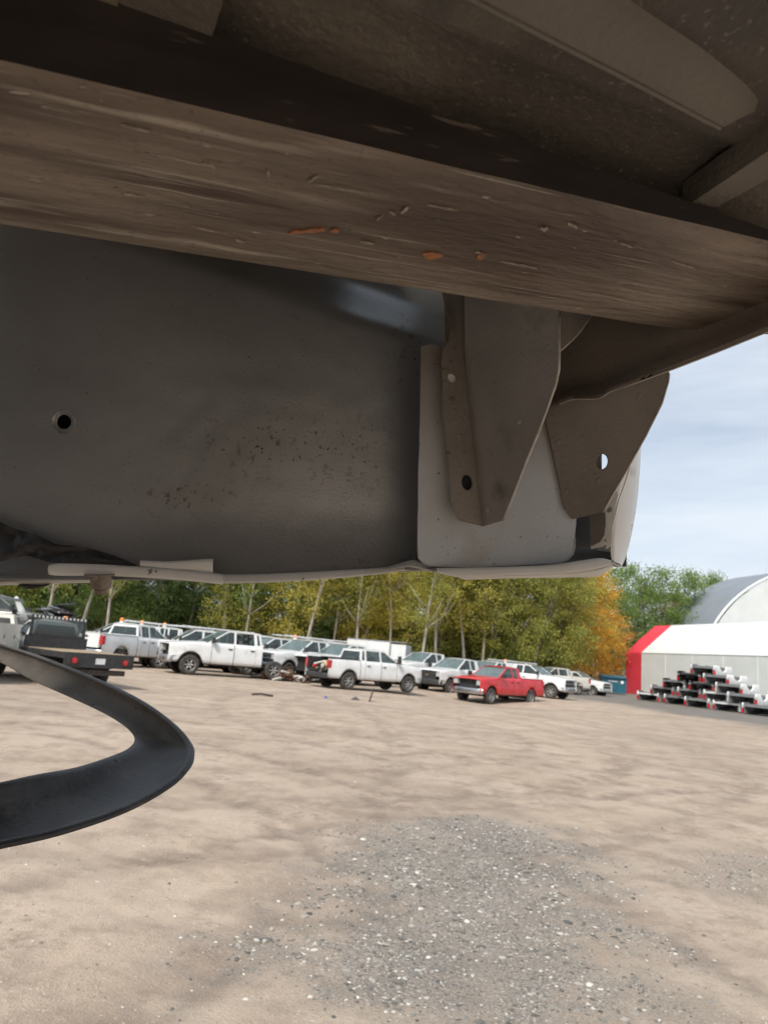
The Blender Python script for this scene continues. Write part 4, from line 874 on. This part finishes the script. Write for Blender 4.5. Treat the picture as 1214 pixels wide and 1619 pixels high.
# scrap pile
def heap(name, label, cat, c, mats, n, rad, hgt, seed, parts=('bar', 'plate', 'lump')):
    r_ = random.Random(seed); t = thing(name, label, cat, c)
    for i in range(n):
        a = r_.uniform(0, 6.28); q = r_.random() ** .7; x, y = math.cos(a) * q * rad[0], math.sin(a) * q * rad[1]; z = r_.random() * hgt * (1 - q * .8)
        rot = Matrix.Rotation(r_.uniform(0, 6.28), 4, 'Z') @ Matrix.Rotation(r_.uniform(-.5, .5), 4, 'X') @ Matrix.Rotation(r_.uniform(-.4, .4), 4, 'Y'); M_ = Matrix.Translation((x, y, z + .05)) @ rot
        k = r_.choice(parts); mb = MB()
        if k == 'bar': mb.tube([(-.5 * r_.uniform(.5, 1.4), 0, 0), (0, r_.uniform(-.1, .1), .06), (.5, 0, 0)], r_.uniform(.025, .06), 6)
        elif k == 'plate': mb.grid([[(-.3, -.2, .03 * r_.random()), (-.3, .2, 0)], [(0, -.25, .1 * r_.random()), (0, .2, .05)], [(.35, -.2, 0), (.3, .22, .04)]])
        else: mb.add([v * r_.uniform(.09, .2) * r_.uniform(.7, 1.2) for v in ICO[0]], ICO[1])
        link(k, mb.mesh(k), r_.choice(mats), t, M_)
    return t
heap('scrap_pile', 'low pile of rusty scrap metal left of the open tailed crew cab', 'scrap pile', gp(448, 1076), [M_SCRAP, M_SCRAP, M_SCRAP, M_GALV, M_OFFW], 70, (1.6, .8), .5, 4)
heap('engine_heap', 'black tangle of engine parts piled above the flatbed truck hood', 'engine parts', ctr(90, 29.5) + Vector((0, 0, 1.55)), [M_BLK, M_BLK, M_UND, M_BLK, M_BLK, M_GALV], 130, (.85, .5), .95, 9, ('bar', 'lump', 'lump', 'plate'))
pl = thing('pallet_stack', 'stack of crates under the black engine parts', 'pallet stack', ctr(90, 29.5), .1)
for k in range(8): link('pallet', boxm('pal', -.7, .7, -.5, .5, 0, .14), M_UND, pl, Matrix.Translation((0, 0, k * .195 + .03)))
heap('parts_load', 'yellow tank and red parts lying in the open tail of the crew cab', 'truck parts', crew.location + Matrix.Rotation(R(38), 3, 'Z') @ Vector((-2.62, -.1, .86)), [M_OFFW, M_RED, mat('faded_yellow', (.55, .45, .2), .6), M_BLK], 20, (.3, .55), .35, 12, ('lump', 'bar'))
# litter on the sand
d = gp(562, 1107)
tag(MB().add([d + v * .12 + Vector((0, 0, .05)) for v in [Vector((-1.6, -.4, -.4)), Vector((1.5, -.6, -.4)), Vector((1.2, .7, -.4)), Vector((-1.2, .6, -.4)), Vector((.1, 0, .7)), Vector((-.7, .2, .25))]], [(0, 1, 4), (1, 2, 4), (2, 3, 5, 4), (3, 0, 5), (0, 4, 5), (0, 3, 2, 1)]).build('plastic_scrap', M_BLK), 'crumpled black plastic scrap on the sand in front of the crew cab', 'scrap')
d = gp(584, 1110); tag(MB().tube([d + Vector((0, 0, .03)), d + Vector((.05, .5, .2)), d + Vector((.12, 1.0, .42))], .028, 6).build('bent_bar', M_UND), 'short dark bent bar standing out of the sand beside plastic scrap', 'metal bar')
d = gp(398, 1099); tag(MB().tube([d + Vector((0, 0, .03)), d + Vector((.3, .1, .06)), d + Vector((.7, 0, .03))], .035, 6).build('stick', M_UND), 'dark stick lying on the sand below the bedless crew cab', 'stick')
d = gp(515, 1104); tag(MB().lathe([(.001, 0), (.04, 0), (.045, .05), (.03, .08), (.001, .085)], 10, 'Z').build('blue_cap', mat('blue_plastic', (.05, .12, .45), .5)), 'small blue plastic cap on the sand near the crew cab tail', 'litter')
bpy.data.objects['blue_cap'].location = d

# ---------------------------------------------------------------- teal dumpster
def dumpster():
    t = thing('dumpster', 'teal steel dumpster beside the red end of the fabric shed', 'dumpster', gd(968, 74), R(-8))
    M_TEAL = mat('teal_paint', (.02, .14, .21), .5, 0, c2=(.03, .11, .16), scale=3)
    link('bin', MB().add([(-1.1, -.8, .12), (1.1, -.8, .12), (1.1, .8, .12), (-1.1, .8, .12), (-1.15, -.95, 1.55), (1.15, -.95, 1.55), (1.15, .95, 1.75), (-1.15, .95, 1.75)], [(0, 1, 2, 3), (0, 1, 5, 4), (1, 2, 6, 5), (2, 3, 7, 6), (3, 0, 4, 7), (4, 5, 6, 7)]).mesh('bin'), M_TEAL, t)
    for k in range(4): link('rib', boxm('drib', -.04, .04, -.06, 0, .15, 1.5), M_TEAL, t, Matrix.Translation((-1 + k * .66, -.92, 0)))
    for s in (-1, 1): link('lid', boxm('dlid', -.56, .56, -.97, .97, 1.6, 1.64), M_TEAL, t, Matrix.Translation((s * .575, 0, .04)) @ Matrix.Rotation(R(6), 4, 'X'))
    link('lettering_panel', boxm('dlet', -.55, .35, -.965, -.955, 1.12, 1.26), M_LAMP, t); link('badge', MB().lathe([(.001, 0), (.16, 0), (.15, .02), (.001, .02)], 14, 'Z').mesh('badge'), M_WHITE, t, Matrix.Translation((.72, -.95, 1.15)) @ Matrix.Rotation(R(90), 4, 'X'))
dumpster()

# ---------------------------------------------------------------- fabric shed and vault
M_FAB = mat('white_fabric', (.70, .73, .72), .6, 0, c2=(.64, .67, .665), scale=.5, bump=.15, bscale=2)
M_FABR = mat('red_fabric', (.70, .045, .075), .55, 0, c2=(.62, .04, .065), scale=.7)
M_FABG = mat('grey_fabric', (.20, .225, .26), .6, 0, c2=(.235, .26, .295), scale=.4)
def shed():
    A = gd(989, 84); B = gd(1330, 62); u = (B - A); u.z = 0; Ln = u.length; u.normalize(); t = thing('fabric_shed', 'white fabric shed with a bright red end section', 'fabric shed', A, math.atan2(u.y, u.x))
    # local x along the wall, y away from the viewer
    prof = [(0, 0), (0, 4.35), (.25, 4.65), (3.6, 7.6), (7.2, 4.65), (7.4, 4.35), (7.4, 0)]
    def band(x0, x1, nm, m, off=0):
        n = max(1, int((x1 - x0) / 2.2)); rows = []
        for i in range(n + 1):
            x = x0 + (x1 - x0) * i / n; sag = -.03 * math.sin(math.pi * (i % 2)) 
            rows.append([(x, y + off, z) for y, z in prof])
        return link(nm, MB().grid(rows).mesh(nm), m, t)
    band(0, 2.9, 'red_cover', M_FABR); band(2.9, Ln, 'white_cover', M_FAB)
    link('end_wall', MB().add([(0.01, y, z) for y, z in prof], [tuple(range(len(prof)))]).mesh('end_wall'), M_FABR, t)
    rb_ = MB().tube([(0, y - .02 if y < 1 else y, z + .03) for y, z in prof[:4]], .025, 6).mesh('seam')
    for k in range(0, int(Ln / 4.2)): link('seam', rb_, M_FABR if k == 0 else M_FAB, t, Matrix.Translation((2.9 + k * 4.2 - (2.9 if k == 0 else 0), 0, 0)))
    link('eave_rope', MB().tube([(2.9, -.02, 4.36), (Ln, -.02, 4.36)], .03, 6).mesh('eave_rope'), M_FAB, t)
shed()
def vault():
    c = gd(1335, 104); ax = Vector((-.16, .985, 0)).normalized(); t = thing('fabric_vault', 'large arched storage vault with grey roof and white end, behind the shed', 'storage vault', c, math.atan2(ax.y, ax.x))
    Wd, H = 19.5, 17.2
    arc = [(Wd * math.cos(a), H * math.sin(a) ** .9) for a in [math.pi * k / 40 for k in range(41)]]
    rows = [[(x, y, z) for y, z in arc] for x in [0, 3, 6, 9, 11]]
    link('roof_cover', MB().grid(rows).mesh('roof_cover', True), M_FABG, t)
    link('end_wall', MB().add([(-.05, y * .985, z * .985) for y, z in arc], [tuple(range(41))]).mesh('end_wall'), M_FAB, t)
    link('hem', MB().tube([(-.04, y, z) for y, z in arc], .18, 6).mesh('hem', True), M_FAB, t)
vault()

# ---------------------------------------------------------------- stack of upturned truck beds
def stack():
    P0 = gp(1004, 1106); P1 = gp(1222, 1135); u = (P1 - P0); u.z = 0; u.normalize(); pitch = (P1 - P0).length / 5
    back = Vector((-u.y, u.x, 0)); back = back if back.x > 0 else -back
    head = math.atan2(-back.y, -back.x)     # local -x is the tail, so x points away
    def side_up(s):      # bedside upside down: rail on the ground, wheel arch notch at the top
        rows = []
        for i in range(33):
            x = i * .07; top = .62 - max(0, .42 ** 2 - (x - 1.15) ** 2) ** .5 * .85; rows.append([(x, s * (.93 - .05 * (abs(z - .3) / .3) ** 2), z) for z in [top * k / 6 for k in range(7)]] + [(x, s * .80, top)])
        return MB().grid(rows).mesh('bedside', True)
    ss = {s: side_up(s) for s in (1, -1)}
    fl_ = MB().box(.02, 2.2, -.84, .84, .43, .47).mesh('floor'); sill = MB().box(0, .06, -.86, .86, .40, .50).mesh('rear_sill'); inn_ = MB().box(.02, 2.2, -.80, -.78, .02, .44).box(.02, 2.2, .78, .80, .02, .44).mesh('inner_wall')
    fw = MB().box(2.2, 2.24, -.8, .8, .02, .44).mesh('front_wall')
    tl = {s: MB().box(-.015, .14, min(s * .85, s * .955), max(s * .85, s * .955), .05, .30).mesh('tail_light') for s in (1, -1)}; tw = {s: MB().box(-.02, .13, min(s * .80, s * .957), max(s * .80, s * .957), .365, .43).mesh('reversing_lamp') for s in (1, -1)}
    M_GREYI = mat('grey_bed_inside', (.16, .16, .165), .6, 0, c2=(.24, .24, .24), scale=4); whm = {s: MB().box(.75, 1.55, min(s * .56, s * .78), max(s * .56, s * .78), .2, .43).mesh('wheel_house') for s in (1, -1)}
    cap = {s: MB().tube([(.05, s * .90, .30), (.05, s * .90, .52), (.06, s * .89, .60)], [.075, .075, .05], 8).mesh('corner_cap', True) for s in (1, -1)}
    xm = [MB().box(.3 + k * .6, .42 + k * .6, -.75, .75, .472, .55).mesh('cross_sill') for k in range(4)]
    r_ = random.Random(8); names = ['bottom', 'second', 'third', 'fourth', 'top']; pos = ['leftmost', 'second from left', 'third from left', 'fourth from left', 'rightmost']
    for tier in range(5):
        for k in range(5 - tier):
            c = P0 + u * pitch * (k + .5 + tier * .5) + back * (tier * .12 + r_.uniform(0, .45)); n = 5 - tier
            where = 'topmost of the pyramid' if tier == 4 else f'{"rightmost" if k == n - 1 else pos[k]} in the {names[tier]} tier of the pyramid'
            dk = (tier, k) in ((2, 0), (3, 0), (2, 1)); P = M_DARKP if dk else M_WHITE
            t = thing('upturned_truck_bed', f'upturned {"dark" if dk else "white"} truck bed, {where}', 'truck bed', c + Vector((0, 0, tier * .57 + .02)), math.atan2(back.y, back.x) + .34 + r_.uniform(-.08, .08), 'upturned truck beds stacked by the shed'); t.scale = (1, r_.uniform(.94, 1.03), r_.uniform(1.08, 1.2))
            for s in (1, -1):
                link('bedside', ss[s], P, t); link('tail_light', tl[s], M_TAIL if r_.random() < .8 else M_LAMP, t); link('reversing_lamp', tw[s], M_LAMP, t)
            link('floor', fl_, M_UND if dk or (tier + 2 * k) % 3 == 0 else M_GREYI, t); link('rear_sill', sill, M_GALV if (tier + k) % 3 else P, t); link('inner_wall', inn_, M_GREYI if not dk else M_BLK, t); link('front_wall', fw, M_GREYI, t); link('wheel_house', whm[1], M_GREYI, t); link('wheel_house', whm[-1], M_GREYI, t); link('corner_cap', cap[1], P, t); link('corner_cap', cap[-1], P, t)
            for m in xm: link('cross_sill', m, M_GALV, t)
stack()

# ---------------------------------------------------------------- the wood behind the yard
def leafmat(name, a, b, c): return island_mat(name, [(0, tuple(q * 1.6 for q in a)), (.5, tuple(q * 1.55 for q in b)), (1, tuple(q * 1.45 for q in c))], .7, .5)
LM = {'green': leafmat('green_leaves', (.095, .145, .045), (.15, .21, .06), (.21, .28, .08)),
      'olive': leafmat('olive_leaves', (.14, .16, .042), (.22, .225, .056), (.31, .29, .075)),
      'yellow': leafmat('yellowing_leaves', (.24, .225, .055), (.36, .32, .075), (.47, .40, .10)),
      'orange': leafmat('orange_leaves', (.34, .19, .035), (.50, .27, .045), (.58, .36, .06)),
      'dark': leafmat('dark_leaves', (.07, .105, .042), (.105, .15, .055), (.15, .20, .07)),
      'brown': leafmat('browning_leaves', (.21, .15, .085), (.30, .22, .12), (.38, .29, .16))}
M_BARK = mat('pale_bark', (.42, .385, .335), .85, 0, c2=(.30, .27, .235), scale=5, stretch=(1, 1, .3), bump=.5, bscale=12)
M_BARKD = mat('dark_bark', (.10, .085, .068), .9, 0, c2=(.16, .135, .11), scale=5, stretch=(1, 1, .3), bump=.5, bscale=12)
def crown_mesh(seed, base, h, rad, clumps, per, leaf):
    r_ = random.Random(seed); V = []; Fc = []
    for c in range(clumps):
        z = base + (h - base) * r_.random() ** .9; t = (z - base) / (h - base); w = rad * (math.sin(math.pi * min(1, .12 + t * .84)) ** .6) * (.75 + .35 * r_.random())
        a = r_.uniform(0, 6.28); q = w * r_.random() ** .45; cx, cy = math.cos(a) * q, math.sin(a) * q; s = r_.uniform(.45, .95)
        for k in range(per):
            p = Vector((cx + r_.gauss(0, s * .6), cy + r_.gauss(0, s * .6), z + r_.gauss(0, s * .45))); n = Vector((r_.gauss(0, 1), r_.gauss(0, 1), r_.gauss(0, 1) + .6)).normalized(); e = n.orthogonal().normalized(); e.rotate(Matrix.Rotation(r_.uniform(0, 6.28), 3, n)); f = n.cross(e); L_ = leaf * r_.uniform(.6, 1.3); i = len(V)
            V += [p - e * L_, p + f * L_ * .55, p + e * L_, p - f * L_ * .55]; Fc.append((i, i + 1, i + 2, i + 3))
    me = bpy.data.meshes.new('crown'); me.from_pydata([tuple(v) for v in V], [], Fc); me.materials.append(None); return me
def trunk_mesh(seed, h, r0, fork=False, bare=.3, lean=.25):
    r_ = random.Random(seed); mb = MB(); n = 9; p = Vector((0, 0, -.2)); pts = [p.copy()]; d = Vector((r_.uniform(-lean, lean), r_.uniform(-lean, lean), 1)) ; dd = d.normalized()
    for i in range(n): dd = (dd + Vector((r_.uniform(-.05, .05), r_.uniform(-.05, .05), .02))).normalized(); p = p + dd * h / n; pts.append(p.copy())
    rad = [r0 * (1 - .8 * i / n) for i in range(n + 1)]; mb.tube(pts, rad, 8)
    for k in range(7 if not fork else 8):
        i = r_.randint(3, n - 1) if not (fork and k == 0) else 3; b = pts[i]; a = r_.uniform(0, 6.28); up = r_.uniform(.5, 1.3); ln = h * r_.uniform(.14, .26) * (2 if fork and k == 0 else 1); e = Vector((math.cos(a), math.sin(a), up if not (fork and k == 0) else 2.4)).normalized()
        mb.tube([b, b + e * ln * .5 + Vector((0, 0, .1)), b + e * ln + Vector((0, 0, ln * .2))], [rad[i] * .6, rad[i] * .38, rad[i] * .12], 6)
    return mb.mesh('trunk', True)
CR = {'a': [crown_mesh(i, 2.2, 12.5, 3.2, 125, 90, .105) for i in range(4)], 'tall': [crown_mesh(10 + i, 4.5, 14.5, 2.5, 75, 80, .10) for i in range(3)], 'low': [crown_mesh(20 + i, .3, 5.2, 2.4, 60, 70, .11) for i in range(3)], 'r': [crown_mesh(30 + i, 1.4, 11.4, 3.0, 115, 100, .095) for i in range(3)]}
TR = [trunk_mesh(i, 11, .17, i == 2) for i in range(4)]; TRT = [trunk_mesh(40 + i, 13, .15, i == 1, lean=.12) for i in range(3)]
def tree(name, loc, crown, leaf, trunk, bark, sc, rz, label, group=None):
    t = thing(name, label, 'tree', loc, rz, group); t.scale = (sc[0], sc[0], sc[1])
    link('trunk', trunk, bark, t); link('crown', crown, LM[leaf], t); return t
rt = random.Random(21)
# front row, right of centre to the shed: the tree tops show against the sky
for px, d, leaf, hs, lab in [(866, 69, 'yellow', .98, 'yellow green tree standing left of the orange trees'), (894, 72, 'orange', .86, 'left of the two bright orange trees behind the parked pickups'), (912, 80, 'orange', 1.05, 'middle orange tree between the two brightest orange crowns'), (936, 78, 'orange', 1.12, 'right of the two bright orange trees, beside the green crowns'), (962, 92, 'green', 1.28, 'leftmost green tree top showing against the sky'), (950, 84, 'orange', .8, 'small orange tree standing just left of the teal dumpster'), (996, 98, 'green', 1.38, 'broad green tree right of the orange trees'), (1018, 104, 'olive', 1.2, 'olive tree with sky gaps behind the teal dumpster'), (1042, 99, 'green', 1.36, 'green tree above the red shed end'), (1068, 106, 'brown', 1.15, 'browning tree with thin leaves behind the shed roof'), (1092, 101, 'green', 1.36, 'green tree above the middle of the shed ridge'), (1128, 108, 'green', 1.42, 'rightmost green tree beside the grey vault'), (1160, 122, 'green', 1.5, 'green tree half hidden by the grey vault'), (978, 106, 'dark', 1.15, 'dark green tree filling the gap above the dumpster'), (1060, 118, 'dark', 1.3, 'dark green tree behind the browning one')]:
    tree('broadleaf_tree', gd(px, d), CR['r'][rt.randint(0, 2)], leaf, TR[rt.randint(0, 3)], M_BARKD, (rt.uniform(.95, 1.2) * max(1, hs * .95), hs), rt.uniform(0, 6), lab, 'trees along the edge of the wood')
# pale trunks that stand out in front of the wood
for px, d, k, lab in [(75, 58, 0, 'leftmost pale trunked tree, above the engine parts'), (125, 60, 2, 'pale leaning trunk just left of the rusty bolt'), (170, 58, 1, 'pale trunk curving up right of the rusty bolt'), (385, 62, 0, 'pale trunk rising above the bedless crew cab'), (480, 60, 2, 'slim pale trunk above the beacon pickup'), (523, 63, 0, 'pale trunk right of the scrap pile'), (565, 61, 1, 'forked pale trunk just left of the box trailer'), (618, 63, 2, 'pale trunk behind the box trailer'), (664, 57, 0, 'tallest straight pale trunk, right of the box trailer'), (690, 59, 1, 'forked pale trunk next to the straight one'), (736, 62, 2, 'pale trunk above the black grille pickup'), (762, 63, 1, 'pale trunk leaning right above the red pickup'), (806, 66, 0, 'slim pale trunk right of the red pickup roof')]:
    tree('birch_tree', gd(px, d), CR['tall'][rt.randint(0, 2)], rt.choice(['yellow', 'olive', 'yellow'] if px > 450 else ['green', 'olive', 'green']), TRT[k], M_BARK, (rt.uniform(.8, 1.0), 1.0), rt.uniform(0, 6), lab, 'pale trunked trees')
# the depth of the wood
def where(px):
    for lim, w in ((40, 'far left behind the dark loaded pickup'), (110, 'behind the black engine parts'), (190, 'behind the flatbed cab'), (250, 'behind the first beacon pickups'), (330, 'behind the bedless crew cab hood'), (420, 'behind the bedless crew cab doors'), (490, 'behind the scrap pile'), (550, 'behind the stripped nose pickup'), (610, 'behind the box trailer'), (680, 'right of the box trailer'), (750, 'behind the black grille pickup'), (820, 'behind the red pickup'), (880, 'behind the off white pickup')):
        if px < lim: return w
    return 'left of the orange trees'
for row, (d0, cnt) in enumerate([(64, 20), (70, 20), (78, 20)]):
    for i in range(cnt):
        px = -60 + (960 if row < 2 else 1000) * (i + rt.uniform(.1, .9)) / cnt; d = d0 + rt.uniform(-2, 3)
        leaf = rt.choice(['green', 'green', 'dark', 'green', 'yellow', 'olive', 'dark'] if px < 520 else ['olive', 'yellow', 'green', 'brown', 'olive', 'yellow'])
        tree('woodland_tree', gd(px, d), CR['a'][rt.randint(0, 3)], leaf, TR[rt.randint(0, 3)], M_BARKD if rt.random() < .6 else M_BARK, (rt.uniform(.85, 1.15), rt.uniform(.95, 1.2)), rt.uniform(0, 6), f'{dict(green="green", olive="olive", dark="dark green", yellow="yellow green", brown="browning")[leaf]} {("front row", "middle row", "back row")[row]} woodland tree {where(px)}', 'trees deep in the wood')
def undergrowth():
    r_ = random.Random(77)
    for k, (leaf, cnt) in enumerate([('dark', 34), ('green', 34), ('olive', 30)]):
        V = []; Fc = []
        for i in range(cnt):
            c = gd(-80 + 960 * r_.random(), 65 + r_.uniform(0, 9)); me = CR['low'][r_.randint(0, 2)]; s = r_.uniform(.55, 1.15); a = r_.uniform(0, 6.28); ca, sa = math.cos(a) * s, math.sin(a) * s; n0 = len(V)
            co = [0.0] * (len(me.vertices) * 3); me.vertices.foreach_get('co', co)
            V += [(c.x + co[j] * ca - co[j + 1] * sa, c.y + co[j] * sa + co[j + 1] * ca, c.z + co[j + 2] * s * .8) for j in range(0, len(co), 3)]
            Fc += [(j, j + 1, j + 2, j + 3) for j in range(n0, len(V), 4)]
        me = bpy.data.meshes.new('undergrowth'); me.from_pydata(V, [], Fc); struct(link('undergrowth', me, LM[leaf]), 'stuff')
undergrowth()

# neighbours with the same description: say which is left and which is right
wood = {}
for o in list(col.objects):
    if o.get('group') == 'trees deep in the wood': wood.setdefault(o['label'], []).append(o)
for lab, os_ in wood.items():
    if len(os_) > 1:
        os_.sort(key=lambda o: o.location.x / o.location.y)
        for o, w in zip(os_, ['left', 'right'] if len(os_) == 2 else ['left', 'middle', 'right', 'far right']): o['label'] = w + ' ' + lab
